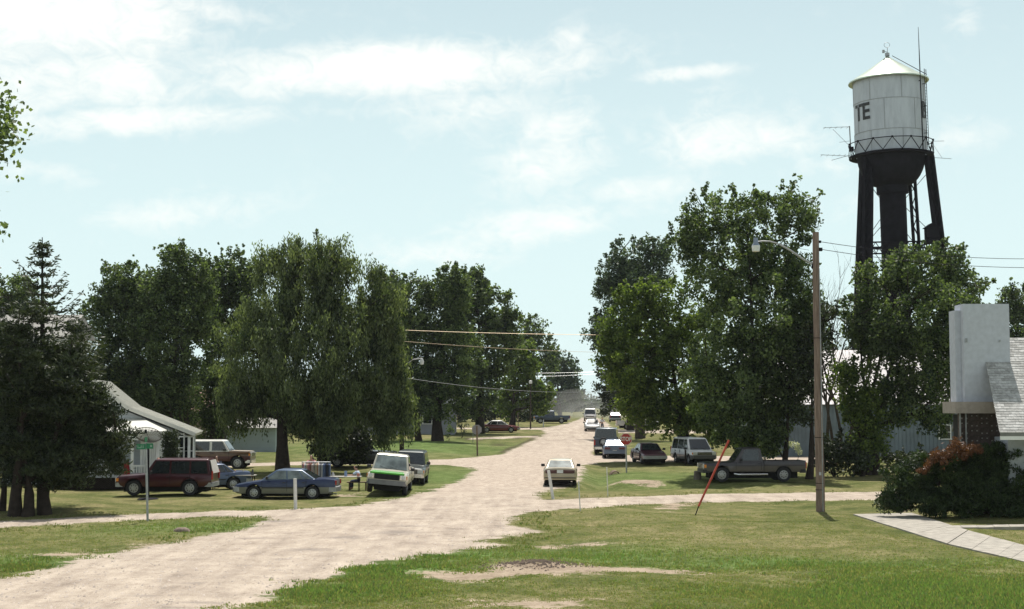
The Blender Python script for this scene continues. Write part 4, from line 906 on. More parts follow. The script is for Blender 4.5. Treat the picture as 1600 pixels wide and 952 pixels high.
simple_house('dim grey house behind the broad tree beyond the second street', 640, 160, 10, 3.4, 2.2, 7, siding('grey_siding', (.26, .27, .3)), M['shingle'], [(2, 1.8, 1, 1.2)], False)
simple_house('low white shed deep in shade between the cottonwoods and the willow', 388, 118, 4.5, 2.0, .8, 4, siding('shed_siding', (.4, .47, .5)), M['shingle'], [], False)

# long pale metal building behind the right trees
def metal_building():
    D = 111; o = at(1190, 640, D); z0 = g1(o.x, D); root = empty('metal_building', (o.x, D, z0), 0, 'long pale blue grey metal building behind the right hand trees', 'building')
    W = at(1560, 640, D).x - o.x; H = at(1300, 632, D).z - z0; rh = at(1300, 548, D + 8).z - z0; mt = paint('metal_wall', (.15, .19, .22), .5, .1, var=.2, scale=.8)
    MB().box((W / 2, 7, H / 2 - .2), (W, 14, H + .4)).build('wall', mt, root)
    mb = MB(); mb.prism([(-.4, H), (14.4, H), (7, rh)], -.3, W + .3, 'YZ'); rf = mb.build('roof', paint('metal_roof', (.20, .19, .20), .5, .3, var=.15, scale=.6), root)
    mb = MB(); n = int(W / .3)
    for k in range(n): mb.box((.15 + k * .3, -.025, H / 2 - .05), (.05, .05, H - .1))
    tag(mb.build('wall_rib', mt, root), kind='stuff')
    mb = MB(); sl = math.hypot(7.4, rh - H)
    for k in range(int(W / .6)): mb.bar((.1 + k * .6, -.38, H + .03), (.1 + k * .6, 7, rh + .03), .05)
    tag(mb.build('roof_rib', rf.data.materials[0], root), kind='stuff')
    window(root, 7.5, 1.9, -.08, .9, 1.1); window(root, 14.2, 1.9, -.08, .9, 1.1)
metal_building()

# church-like building at the right edge
def right_building():
    D = 57.4; o = at(1552, 640, D); z0 = g1(o.x, D); root = empty('brick_building', (o.x, D, z0), 0, 'building with grey shingle roof and a white chimney block at the right edge', 'building')
    Lc = lambda px, py, y=0: Vector((at(px, py, D + y).x - o.x, y, at(px, py, D + y).z - z0))
    # roof plane: eave nearer and lower, rake edge at the left
    ye = -3.1; e = Lc(1563, 676, ye); k = Lc(1541, 566, 0); slope = (k.z - e.z) / -ye; yr = (at(1600, 528, D + 1.2).z - z0 - e.z) / slope + ye; zr = e.z + slope * (yr - ye); xr = e.x; xk = xr + (k.x - e.x) * (yr - ye) / -ye
    Wd = 11
    mb = MB(); th = .14
    mb.add([(xr, ye, e.z - th), (xr + Wd, ye, e.z - th), (xr + Wd, yr, zr - th), (xk, yr, zr - th), (xr, ye, e.z), (xr + Wd, ye, e.z), (xr + Wd, yr, zr), (xk, yr, zr)], [(3, 2, 1, 0), (4, 5, 6, 7), (0, 1, 5, 4), (1, 2, 6, 5), (2, 3, 7, 6), (3, 0, 4, 7)])
    mb.add([(xk, yr, zr - th), (xr + Wd, yr, zr - th), (xr + Wd, yr * 2 - ye, e.z - th), (xk, yr * 2 - ye, e.z - th), (xk, yr, zr), (xr + Wd, yr, zr), (xr + Wd, yr * 2 - ye, e.z), (xk, yr * 2 - ye, e.z)], [(3, 2, 1, 0), (4, 5, 6, 7), (1, 2, 6, 5), (2, 3, 7, 6), (3, 0, 4, 7)])
    rf = mb.build('roof', paint('roof_deck', (.2, .2, .19), .9), root)
    # shingle courses: the widest-looking ones singly, in rows
    sm = [paint('shingle_%d' % q, (.33 + q * .05, .325 + q * .05, .31 + q * .05), .95, var=.25, scale=9, bump=.6) for q in range(4)]
    Ls = math.hypot(yr - ye, zr - e.z); dv = Vector((0, (yr - ye) / Ls, (zr - e.z) / Ls)); nv = Vector((0, -dv.z, dv.y)); rows = int(Ls / .15); r = np.random.default_rng(80); cnt = 0; acc = MB()
    tabs = []
    for i in range(rows):
        x = xr - .02 - (.15 if i % 2 else 0)
        while x < xr + Wd - .1:
            w = .3; xl = xr - .02 + (xk - xr) * i / rows; x0_, x1_ = max(x, xl), x + w - .008
            if x1_ - x0_ < .03: x += w; continue
            a = Vector((0, ye, e.z)) + dv * (i * .15 - .01); b = a + dv * .17; lift = nv * (.014 + r.uniform(0, .008)); 
            acc.add([Vector((x0_, 0, 0)) + a, Vector((x1_, 0, 0)) + a, Vector((x1_, 0, 0)) + b, Vector((x0_, 0, 0)) + b, Vector((x0_, 0, 0)) + a + lift, Vector((x1_, 0, 0)) + a + lift, Vector((x1_, 0, 0)) + b + nv * .004, Vector((x0_, 0, 0)) + b + nv * .004], [(4, 5, 6, 7), (0, 1, 5, 4), (1, 2, 6, 5), (3, 0, 4, 7)], int(r.integers(0, 4))); x += w
    tag(acc.build('shingles', sm, rf), kind='stuff')
    # white chimney block
    c0, c1 = Lc(1505, 500), Lc(1577, 500); ct = Lc(1540, 475).z; cbm = Lc(1510, 630).z; mb = MB(); mb.box(((c0.x + c1.x) / 2, .55, (ct + cbm) / 2 - .2), (c1.x - c0.x, 1.1, ct - cbm + .4)); ch = mb.build('chimney', paint('chimney_white', (.50, .52, .58), .7, var=.09, scale=5, bump=.15), root)
    cs = Lc(1499, 500, .5); mb = MB(); mb.box((c0.x - .12, .72, (ct + cbm) / 2 - .32), (.235, .75, ct - cbm + .15)); mb.build('chimney_side', ch.data.materials[0], root)
    mb = MB(); mb.box((c0.x + .1, -.02, Lc(1505, 532).z), (.09, .05, .16)); mb.build('bracket', M['steel'], ch)
    mb = MB(); mb.box((c0.x + 1.45, -.02, Lc(1505, 533).z), (.06, .05, .08)); mb.build('bolt', M['steel'], ch)
    # ledge
    l0, l1 = Lc(1491, 635, -.25), Lc(1562, 635, -.25); zt_, zb_ = Lc(1500, 628).z, Lc(1500, 646).z; mb = MB(); mb.box(((l0.x + l1.x) / 2, .45, (zt_ + zb_) / 2), (l1.x - l0.x, 1.7, zt_ - zb_)); mb.build('ledge', paint('ledge_stone', (.36, .31, .27), .85), root)
    # screen-block wall: each block a piece
    w0, w1 = Lc(1500, 700).x, Lc(1566, 700).x; zt2 = zb_; bw, bh = .40, .30; bm = paint('dark_screen_block', (.10, .075, .065), .9, var=.4, scale=5, bump=.5); MB().box(((w0 + w1) / 2 + .65, .70, zt2 / 2 - .1), (w1 - w0 + 1.1, .9, zt2 + .1)).build('dark_wall_core', M['seam'], root)  # black core also stands in for shadow behind and beside the blocks
    proto = None; dots = MB()
    for j in range(int(zt2 / bh) + 1):
        for i in range(int((w1 - w0) / bw) + 5):
            x = w0 + i * bw + (0) + bw / 2; z = zt2 - bh / 2 - j * bh
            if proto is None:
                mb = MB(); t = .04
                for sx in (-1, 1): mb.box((sx * (bw / 2 - t / 2 - .004), 0, 0), (t, .2, bh - .012))
                for sz in (-1, 1): mb.box((0, 0, sz * (bh / 2 - t / 2 - .004)), (bw - 2 * t, .198, t))
                mb.bar((-bw / 2 + t, 0, -bh / 2 + t), (bw / 2 - t, 0, bh / 2 - t), .05, .15); mb.bar((-bw / 2 + t, .003, bh / 2 - t), (bw / 2 - t, .003, -bh / 2 + t), .05, .15)
                proto = mb.build('block', bm, root); b = proto
            else: b = copy_tree(proto, root)
            b.location = (x, .12, z)
            for q in (-.1, .1): dots.box((x + q, .0, z + (.05 if (i + j) % 2 else -.05)), (.045, .04, .045))
    tag(dots.build('stone_chips', paint('pale_chip', (.34, .31, .28), .8), root), kind='stuff')
    # metal posts at the wall end and wall under eave
    for px in (1500.5, 1509.5): x = Lc(px, 700, -.05).x; MB().box((x, -.1, zb_ / 2), (.05, .05, zb_)).build('steel_post', M['steel'], root)
    wl_ = MB().box((xr + Wd / 2 + .8, .3, (e.z - .2) / 2), (Wd - .1, 3.5, e.z - .25)); wl_.build('wall', paint('white_stucco', (.40, .43, .46), .8), root)
    MB().box((xr + Wd / 2, ye + .03, e.z - .2), (Wd, .05, .16)).build('fascia', M['white'], root)
right_building()
# ---------------------------------------------------------------- vehicles
_wheels = {}
def wheel(root, x, y, r_, w=.22, style='alloy', side=1):
    key = (r_, w, style)
    if key not in _wheels:
        mb = MB(); mb.lathe([(r_ * .62, -w / 2), (r_ * .93, -w / 2), (r_ * .985, -w / 2 + .03), (r_, -w / 4), (r_, w / 4), (r_ * .985, w / 2 - .03), (r_ * .93, w / 2), (r_ * .62, w / 2)], 28, 'X', closed=True)
        ty = mb.build('wheel', M['rubber'], None, smooth=35); mb = MB(); ri = r_ * .63
        mb.lathe([(ri, w * .42), (ri * .92, w * .44), (ri * .86, w * .30), (ri * .34, w * .34), (ri * .3, w * .42), (.001, w * .43)], 24, 'X')
        rm = mb.build('rim', M['chrome'] if style == 'chrome' else M['alloy'], ty, smooth=30); mb = MB()
        for k in range(8):
            a = k * math.pi / 4; mb.box((w * .36, math.cos(a) * ri * .62, math.sin(a) * ri * .62), (.02, ri * .2, ri * .2), M=Matrix.Rotation(a, 3, 'X'))
        mb.build('rim_slot', M['seam'], ty); _wheels[key] = ty; t = ty
    else: t = copy_tree(_wheels[key])
    t.parent = root; t.location = (x, y, r_); t.rotation_euler = (0, 0, 0 if side > 0 else math.pi); return t
def vehicle(name, label, cat, S, loc, heading, group=None, roll=0, pitch=0):
    """local frame: +Y forward, +X its right side"""
    L, W, wr, yf, yr, sill = S['L'], S['W'], S['wr'], S['yf'], S['yr'], S['sill']
    root = empty(name, loc, heading, label, cat, group); root.rotation_euler = (pitch, roll, heading)
    pc = S['paint']; pl = S.get('paint_low', pc); lowz = S.get('lowz', 0); top = S['top']; ra = wr * S.get('arch', 1.2)
    ty = [t[0] for t in top]; tz = [t[1] for t in top]
    def topz(y): return float(np.interp(y, ty[::-1], tz[::-1]))
    def wid(y):
        e = max(0, (abs(y) - (L / 2 - .55)) / .55); return W / 2 * (1 - S.get('taper', .10) * e ** 2.2)
    def sections(y0, y1, ring):
        st = set(np.linspace(y0, y1, max(8, int((y1 - y0) / .16))).tolist()) | {y for y in ty if y0 < y < y1}
        for a in (yf, yr):
            for q in (-1.002, -.999, -.93, -.8, -.6, -.35, 0, .35, .6, .8, .93, .999, 1.002):
                y = a + q * ra
                if y0 < y < y1: st.add(y)
        st = sorted(st); mb = MB(); n = None
        for y in st:
            zb_ = sill
            if y > L / 2 - .25 : zb_ = sill + .10 * (y - L / 2 + .25) / .25
            if y < -L / 2 + .3: zb_ = sill + .12 * (-L / 2 + .3 - y) / .3
            arch = 0
            for a in (yf, yr):
                if abs(y - a) < ra: arch = wr + math.sqrt(max(0, ra ** 2 - (y - a) ** 2))
            zb2 = max(zb_, arch); zt = topz(y); zb2 = min(zb2, zt - .14); pts = ring(y, zb2, zt, wid(y)); n = len(pts); mb.v += [(p[0], y, p[1]) for p in pts]
        for i in range(len(st) - 1):
            for k in range(n):
                k2 = (k + 1) % n; q = (i * n + k, i * n + k2, (i + 1) * n + k2, (i + 1) * n + k); z = sum(mb.v[j][2] for j in q) / 4
                mi = 2 if k == n - 1 else (1 if z < lowz else 0); mb.f.append(q); mb.m.append(mi)
        mb.f.append(tuple(range(n))); mb.m.append(1 if lowz else 0); mb.f.append(tuple((len(st) - 1) * n + k for k in range(n))[::-1]); mb.m.append(1 if lowz else 0); return mb
    lz = lowz or sill + .25
    def ring_full(y, zb_, zt, w):
        zs = [zb_, min(zb_ + .04, zt - .12), max(min(lz, zt - .11), zb_ + .05), max(min(sill + (zt - sill) * .62, zt - .1), zb_ + .06), zt - .085, zt - .025, zt]; xs = [w * .955, w * .985, w, w * .995, w * .965, w * .915, w * .80]
        cr = .02 if S.get('crown', 1) else 0
        rgt = [(xs[i], zs[i]) for i in range(7)]; return rgt + [(w * .4, zt + cr), (0, zt + cr * 1.3), (-w * .4, zt + cr)] + [(-x, z) for x, z in rgt[::-1]]
    yb = S.get('bed')       # pickups: the bed starts behind the cab
    y_rear = -L / 2 + .02 if not yb else yb
    body = sections(y_rear, L / 2 - .02, ring_full).build('body', [pc, pl, M['seam']], root, smooth=32)
    if yb:
        y0 = -L / 2 + .02
        mb = MB()
        for sg in (-1, 1):
            def rs(y, zb_, zt, w):
                zs = [zb_, max(min(lz, zt - .11), zb_ + .02), max(min(sill + (zt - sill) * .62, zt - .1), zb_ + .03), zt - .05, zt, zt, zb_]; xs = [w * .965, w, w * .995, w * .97, w * .95, w * .87, w * .87]
                return [(sg * x, z) for x, z in zip(xs, zs)]
            m2 = sections(y0, yb - .03, rs); mb.add(m2.v, m2.f); mb.m[-len(m2.m):] = m2.m
        mb.box((0, (y0 + yb) / 2, sill + .22), (W * .88, yb - y0 - .05, .06), mi=2); mb.box((0, yb - .07, (sill + topz(yb - .1)) / 2 + .1), (W * .86, .05, topz(yb - .1) - sill - .2))
        mb.build('bed', [pc, pl, M['seam']], root, smooth=32)
        MB().box((0, y0 - .01, (sill + .2 + topz(y0)) / 2 + .02), (W * .86, .06, topz(y0) - sill - .2)).build('tailgate', S.get('tail_paint', pc), root, bevel=.015)
    # underbody
    mb = MB(); mb.box((0, 0, (sill + wr * .75) / 2 + .05), (W * .62, L * .86, max(.12, sill - wr * .75 + .3))); mb.box((0, 0, sill + .14), (W - .24, L * .90, .2))
    for a in (yf, yr): mb.tube([(-W / 2 + .2, a, wr), (W / 2 - .2, a, wr)], .06, 6); mb.box((0, a, wr * 1.0), (.28, .3, .26))
    mb.build('underbody', M['seam'], root)
    # greenhouse
    yb0, yt0, yt1, yb1, zb_, zt, wb, wt = S['gh']; mb = MB(); cp = S.get('roof_paint', pc)
    n = 5; vs = []; fs = []
    rows = [(0, 0), (1, 0)]
    def gx(f, z): return (wb + (wt - wb) * f)
    vb = []
    for f, (ya, yc, z) in ((0, (yb0, yb1, zb_ - .05)), (.93, (yb0 + (yt0 - yb0) * .93, yb1 + (yt1 - yb1) * .93, zb_ + (zt - zb_) * .93)), (1, (yt0 - .06, yt1 + .05, zt))):
        w = gx(f, z) if f < 1 else wt - .07; vb += [(w, ya, z), (w, yc, z), (-w, yc, z), (-w, ya, z)]
    vb += [(wt * .5, yt0 - .2, zt + .025), (wt * .5, yt1 + .2, zt + .025), (-wt * .5, yt1 + .2, zt + .025), (-wt * .5, yt0 - .2, zt + .025)]
    fs = []
    for lvl in range(3):
        for k in range(4): fs.append((lvl * 4 + k, lvl * 4 + (k + 1) % 4, lvl * 4 + 4 + (k + 1) % 4, lvl * 4 + 4 + k))
    fs.append((12, 13, 14, 15)); mb.add(vb, fs); cab = mb.build('roof', cp, root, smooth=28, bevel=.03)
    H = zt - zb_; fx = lambda z: wb + (wt - wb) * min(.93, (z - zb_) / H) 
    def edge_y(z, front): f = (z - zb_) / H; return (yb0 + (yt0 - yb0) * f) if front else (yb1 + (yt1 - yb1) * f)
    z0, z1 = zb_ + .03, zt - S.get('rim', .10)
    g = M['glass']; off = .014
    for sg in (1, -1):
        for (a0, a1, b0, b1) in S['win']:      # bottom front/rear, top front/rear
            q = [(sg * fx(z0), a0, z0), (sg * fx(z0), a1, z0), (sg * fx(z1), b1, z1), (sg * fx(z1), b0, z1)]
            if sg > 0: q = q[::-1]
            pq = [Vector(p) for p in q]; nn = (pq[1] - pq[0]).cross(pq[3] - pq[0])
            if nn.x * sg < 0: q = q[::-1]
            MB().panel(q, .02, off).build('side_window', S.get('side_glass', g), root)
    def face(front, ins, zA, zB):
        ya, yb_ = edge_y(zA, front), edge_y(zB, front); wa, wb_ = fx(zA) - ins, fx(zB) - ins
        q = [(wa, ya, zA), (-wa, ya, zA), (-wb_, yb_, zB), (wb_, yb_, zB)]; pq = [Vector(p) for p in q]; nn = (pq[1] - pq[0]).cross(pq[3] - pq[0])
        if (nn.y < 0) == front: q = q[::-1]
        return q
    zw = zb_ + S.get('wslow', .03)
    ws = MB().panel(face(True, .09, zw, zt - S.get('rim', .1) + .02), .02, off).build('windshield', S.get('wglass', g), root)
    mb = MB(); q = face(True, .09, zw, zt - .1); 
    for sx in (-.45, .12): ya = edge_y(zw, True); mb.bar((sx * wb, ya + .03, zw + .01), (sx * wb + .42, edge_y(zw + .12, True) + .03, zw + .12), .015)
    mb.build('wiper', M['black'], ws)
    if S.get('rear_glass', True): MB().panel(face(False, S.get('rins', .10), z0 + S.get('rz', 0), z1), .02, off).build('rear_window', S.get('rglass', g), root)
    # wheels
    ws_ = S.get('style', 'alloy'); tw = S.get('tw', .22)
    for sg in (1, -1):
        for a in (yf, yr): wheel(root, sg * (W / 2 - tw / 2 - .03), a, wr, tw, ws_, sg)
    # bumpers
    bm = S.get('bumper', M['chrome']); bz, bh = S.get('bz', sill + .14), S.get('bh', .2)
    for front in (True, False):
        sg = 1 if front else -1; mb = MB(); yy = sg * (L / 2); w = W / 2 * .97; pr = []
        for x, dy in ((-w, -.28), (-w, -.04), (-w * .86, .05), (0, .09), (w * .86, .05), (w, -.04), (w, -.28)): pr.append((x, yy + sg * (dy - .02)))
        for i in range(len(pr) - 1):
            a, b = pr[i], pr[i + 1]; mb.add([(a[0], a[1], bz - bh / 2), (b[0], b[1], bz - bh / 2), (b[0], b[1], bz + bh / 2), (a[0], a[1], bz + bh / 2), (a[0] * .97, a[1] - sg * .07, bz - bh / 2), (b[0] * .97, b[1] - sg * .07, bz - bh / 2), (b[0] * .97, b[1] - sg * .07, bz + bh / 2), (a[0] * .97, a[1] - sg * .07, bz + bh / 2)], [(0, 1, 2, 3), (7, 6, 5, 4), (3, 2, 6, 7), (4, 5, 1, 0), (0, 3, 7, 4), (1, 5, 6, 2)])
        if S.get('bump_rear', True) or front: mb.build('bumper', bm, root, smooth=30)
    # front
    hz = S.get('hz', topz(L / 2 - .1) - .17); hw, hh = S.get('hw', .3), S.get('hh', .16); yfr = L / 2 + .0; wf = W / 2 * (1 - S.get('taper', .10)); gh_ = S.get('grh', hh)
    for sg in (1, -1):
        h = MB().box((sg * (wf - hw / 2 - .02), yfr - .005, hz), (hw, .05, hh)).build('headlight', M['chrome'] if S.get('round') else M['lamp'], root, bevel=.01)
        if S.get('round'): mb = MB(); mb.lathe([(.001, .035), (hh * .40, .03), (hh * .44, 0)], 16, 'Y', c=(sg * (wf - hw / 2 - .02), yfr + .02, hz)); mb.build('lens', M['lamp'], h, smooth=True)
        MB().box((sg * (wf - .0), yfr - .09, hz - .0), (.05, .12, hh * .7)).build('turn_signal', M['amber'], root)
    gw = 2 * (wf - hw - .05); gr = MB().box((0, yfr - .004, hz), (gw, .04, gh_)).build('grille', M['black'], root); mb = MB()
    for k in range(S.get('bars', 4)): zz = hz - gh_ / 2 + gh_ * (k + .5) / S.get('bars', 4); mb.box((0, yfr + .021, zz), (gw - .02, .016, .014))
    for k in range(5): mb.box((-gw / 2 + gw * (k + .5) / 5, yfr + .02, hz), (.012, .014, gh_ * .9))
    mb.build('grille_bars', S.get('grbar', M['chrome']), gr)
    # rear
    tw_, th_ = S.get('tlw', .16), S.get('tlh', .3); tzc = S.get('tz', topz(-L / 2 + .1) - th_ / 2 - .07)
    for sg in (1, -1): MB().box((sg * (W / 2 * (1 - S.get('taper', .1)) - tw_ / 2 - .002), -L / 2 - .005, tzc), (tw_, .06, th_)).build('taillight', S.get('tail', M['red']), root, bevel=.01)
    p_ = MB().box((0, -L / 2 - (.12 if S.get('plate_b') else .03), S.get('pz', bz + .02)), (.31, .015, .16)).build('licence_plate', M['plate'], root)
    # mirrors, seams, handles, moulding, exhaust
    for sg in (1, -1):
        my = yb0 - .1 + (S.get('my', -.25)); mb = MB(); mb.box((sg * (W / 2 + .09), my, zb_ + .09), (.2, .09, .15)); mb.bar((sg * (W / 2 - .06), my, zb_ + .03), (sg * (W / 2 + .05), my, zb_ + .06), .04); mb.build('mirror', S.get('mirror', M['black']), root, bevel=.02)
        for y in S['doors']:
            x = W / 2; mb = MB(); mb.box((sg * (x * .992), y, (sill + .08 + zb_) / 2), (.022, .014, zb_ - sill - .14)); mb.build('door_seam', M['seam'], root)
        for y in S.get('handles', []): MB().box((sg * (W / 2 + .004), y, zb_ - .13), (.03, .14, .035)).build('handle', S.get('handle', M['black']), root)
        if S.get('mould'): MB().box((sg * (W / 2 + .004), (yf + yr) / 2, S['mould']), (.022, yf - yr - 2 * ra - .04, .05)).build('moulding', S.get('mould_m', M['black']), root)
    MB().tube([(-W * .28, -L / 2 + .5, sill + .0), (-W * .28, -L / 2 - .02, sill - .02)], .028, 8).build('exhaust_pipe', M['steel'], root)
    return root
def sedan(L=4.8, W=1.8, H=1.4, **k):
    b = .93 * H / 1.4; S = dict(L=L, W=W, wr=.315, yf=L * .295, yr=-L * .275, sill=.27, top=[(L / 2, .60), (L / 2 - .12, .69), (L / 2 - .7, .80), (L * .21, .90), (0, b), (-L * .27, b + .03), (-L / 2 + .5, b + .06), (-L / 2 + .08, b + .02), (-L / 2, .80)],
        gh=(L * .235, L * .075, -L * .155, -L * .325, b - .01, H, W / 2 - .10, W / 2 - .28), win=[(L * .17, -L * .02, L * .065, -L * .01), (-L * .035, -L * .185, -L * .025, -L * .13), (-L * .20, -L * .265, -L * .145, -L * .165)], doors=[L * .215, -L * .028, -L * .215], handles=[L * .0, -L * .19], bumper=M['steel'], bz=.47, bh=.22, hh=.14, hw=.38, taper=.13, rim=.07, mould=.55, tlh=.2)
    S.update(k); return S
def suv(L=4.6, W=1.8, H=1.78, **k):
    b = k.pop('belt', 1.06); S = dict(L=L, W=W, wr=.36, yf=L * .31, yr=-L * .27, sill=.42, top=[(L / 2, .84), (L / 2 - .1, .92), (L * .25, 1.0), (L * .2, b), (-L / 2 + .1, b), (-L / 2, b)],
        gh=(L * .20, L * .095, -L * .455, -L * .485, b - .01, H, W / 2 - .07, W / 2 - .20), win=[(L * .15, -L * .055, L * .085, -L * .055), (-L * .075, -L * .26, -L * .075, -L * .26), (-L * .28, -L * .455, -L * .28, -L * .435)], doors=[L * .185, -L * .065, -L * .27], handles=[-L * .04, -L * .245], bz=.52, bh=.2, hh=.2, hw=.3, taper=.05, rim=.11, tlh=.4, tlw=.13, tz=.95)
    S.update(k); return S
def pickup(L=5.4, W=1.98, H=1.82, **k):
    b = k.pop('belt', 1.12); S = dict(L=L, W=W, wr=.38, yf=L * .315, yr=-L * .265, sill=.50, top=[(L / 2, .98), (L / 2 - .08, 1.05), (L * .22, 1.10), (L * .19, b), (-L / 2, b)], bed=-L * .085,
        gh=(L * .195, L * .105, -L * .06, -L * .08, b - .01, H, W / 2 - .08, W / 2 - .22), win=[(L * .14, -L * .045, L * .095, -L * .04)], doors=[L * .185, -L * .062], handles=[-L * .04], bz=.60, bh=.2, hh=.24, hw=.26, grh=.28, taper=.04, rim=.10, tlh=.34, tlw=.12, tz=.92, rear_glass=True, plate_b=True)
    S.update(k); return S
RH = R(-3.2)     # road heading (0 = away from the viewer); rotation about z
def put(px, py): return GP(px, py)
def spot(px, py, D): x = at(px, py, D).x; return Vector((x, D, g1(x, D)))
AWAY, TOWARD = RH, RH + math.pi
LEFT, RIGHT = math.pi / 2, -math.pi / 2
# --- left side
S = pickup(paint=car_paint('cream_paint', (.48, .46, .38)), round=True, roof_paint=car_paint('cream_paint', (.48, .46, .38)), wglass=M['glass_lit'], hh=.23, bars=7, grbar=M['dark'], bumper=paint('bumper_grey', (.16, .165, .18), .4, .6), hw=.3, grh=.27, bh=.22, bz=.60, H=1.86)
v = vehicle('pickup_truck', 'cream pickup with bright green hood edge, facing the viewer and tilted on the road edge', 'pickup', S, spot(609, 770, 71.2), TOWARD + R(3.5), roll=R(-5.2), pitch=R(-.6)); v.location.z += .10
gp = paint('bright_green', (.06, .42, .02), .4, coat=.5); L_ = 5.4
MB().box((0, L_ / 2 - .005, 1.045), (1.66, .075, .10)).build('hood_stripe', gp, v, bevel=.03)
mb = MB(); mb.box((0, L_ / 2 - .33, 1.095), (1.5, .55, .035)); mb.build('hood_panel', gp, v, bevel=.012)
S = suv(L=4.9, H=1.75, paint=car_paint('black_green_paint', (.018, .028, .026)), paint_low=car_paint('dusty_tan', (.30, .26, .2)), lowz=.66)
vehicle('parked_suv', 'dark green wagon with tan lower sides behind the cream and green pickup', 'suv', S, spot(641, 765, 78.5), TOWARD + R(3), roll=R(-2.5))
S = sedan(L=4.85, paint=car_paint('blue_paint', (.012, .024, .075)), paint_low=car_paint('silver_low', (.17, .175, .165)), lowz=.58, side_glass=M['glass_lit'], roof_paint=car_paint('blue_paint_lit', (.09, .13, .20)))  # lighter roof blue paints the top-surface highlight into the colour
vehicle('parked_sedan', 'dark blue sedan with silver lower sides parked on the grass, facing left', 'car', S, spot(449, 776, 68.2), LEFT - R(2))
S = suv(L=4.55, paint=car_paint('maroon_paint', (.05, .006, .010)), H=1.72, belt=1.02, bumper=M['steel'])
v = vehicle('parked_suv', 'dark maroon two-door utility wagon facing left behind the street sign', 'suv', S, spot(262, 778, 68.4), LEFT)
MB().panel([(-.72, -2.285, 1.04), (.72, -2.285, 1.04), (.60, -2.12, 1.66), (-.60, -2.12, 1.66)], .03, .03).build('tailgate_glass', paint('glare_white', (.5, .47, .43), .5), v)  # pale panel paints the sunlit look of the sloped rear window
S = suv(L=4.6, W=1.98, H=1.90, belt=1.20, paint=car_paint('tan_brown', (.13, .075, .04)), paint_low=car_paint('dark_maroon', (.07, .015, .015)), lowz=.86, roof_paint=car_paint('white_top', (.72, .71, .67), 0), wr=.42, sill=.52, arch=1.15, style='alloy')
S['top'] = [(2.3, 1.05), (2.2, 1.13), (1.0, 1.17), (.9, 1.20), (-2.3, 1.20)]; S['win'] = [(.72, -.25, .42, -.25), (-.42, -1.9, -.42, -1.8)]; S['doors'] = [.85, -.33]
v = vehicle('parked_suv', 'brown and maroon short off-roader with white top facing right beyond the garage sale', 'suv', S, spot(341, 733, 94), RIGHT)
mb = MB(); mb.panel([(-.86, .85, 1.19), (.86, .85, 1.19), (.84, 2.2, 1.16), (-.84, 2.2, 1.16)], .03, .02); mb.build('hood', car_paint('pale_hood', (.50, .40, .32)), v)  # paler panel laid over the brown hood
S = pickup(L=5.1, paint=car_paint('dark_grey_paint', (.05, .055, .06)))
vehicle('pickup_truck', 'dark grey pickup half hidden in willow shade behind the picnic table', 'pickup', S, spot(560, 727, 97), RIGHT)
S = sedan(L=5.0, paint=car_paint('dark_red_white', (.14, .02, .02)), roof_paint=car_paint('white_top2', (.72, .71, .68), 0), H=1.42)
vehicle('parked_sedan', 'dark red car with pale roof facing right on the third street, left of the road', 'car', S, spot(779, 671, 168), RIGHT)
S = pickup(L=5.2, paint=car_paint('dark_blue_far', (.05, .07, .11)))
vehicle('pickup_truck', 'far dark blue pickup left of the road near its end', 'pickup', S, spot(862, 662, 205), LEFT)
# --- right side and on the road
S = sedan(L=4.9, W=1.78, H=1.38, paint=car_paint('gold_paint', (.42, .35, .24)), rglass=M['glass_lit'], tail=paint('smoked_red', (.07, .018, .018), .3), tlw=.50, tlh=.17, tz=.78, pz=.79, mould=.5, bumper=car_paint('gold_paint', (.42, .35, .24)))
v = vehicle('parked_sedan', 'gold sedan seen from behind at the right road edge', 'car', S, spot(876, 758, 78), AWAY + R(.5))
MB().box((0, -2.44, .78), (1.4, .03, .19)).build('tail_panel', paint('smoked_red', (.07, .018, .018), .3), v); MB().box((0, -2.465, .79), (.34, .02, .17)).build('plate_frame', M['chrome'], v)
MB().box((0, -2.56, .46), (1.66, .02, .05)).build('bumper_strip', M['black'], v)
S = sedan(L=4.5, W=1.72, H=1.36, paint=car_paint('grey_blue_paint', (.13, .17, .25)), tail=paint('dull_red', (.11, .02, .03), .3), tlw=.42, tlh=.17, tz=.76, pz=.55, bumper=car_paint('grey_blue_paint', (.13, .17, .25)))
v = vehicle('parked_sedan', 'blue grey sedan seen from behind, partly hidden by the stop sign', 'car', S, spot(959, 710, 109), AWAY + R(1))
S = suv(L=4.9, W=1.95, H=2.08, belt=1.2, paint=car_paint('navy_paint', (.02, .035, .075)), roof_paint=car_paint('navy_pale', (.10, .12, .14)), wr=.38, rz=.12)  # roof is a paler, greyer navy than the body
v = vehicle('parked_suv', 'tall navy off-roader with spare wheel on its tailgate, beyond the stop sign', 'suv', S, spot(949, 706, 115), AWAY - R(4))
w = wheel(v, -.25, -2.58, .36, .2, 'alloy'); w.rotation_euler = (0, 0, -math.pi / 2); w.location = (-.15, -2.62, 1.0); w.name = 'spare_wheel'
S = sedan(L=4.7, W=1.74, H=1.38, paint=car_paint('wine_paint', (.07, .018, .035)), round=False)
vehicle('parked_sedan', 'dark wine red sedan facing the viewer right of the stop sign', 'car', S, spot(1013, 721, 100.5), TOWARD + R(10))
S = suv(L=4.7, W=1.82, H=1.82, belt=1.02, paint=car_paint('white_van', (.8, .8, .79), 0), paint_low=car_paint('van_grey', (.22, .22, .23)), lowz=.66, roof_paint=car_paint('white_van', (.8, .8, .79), 0), bumper=paint('van_bumper', (.07, .07, .07), .5), hz=.78, wr=.34, sill=.34)
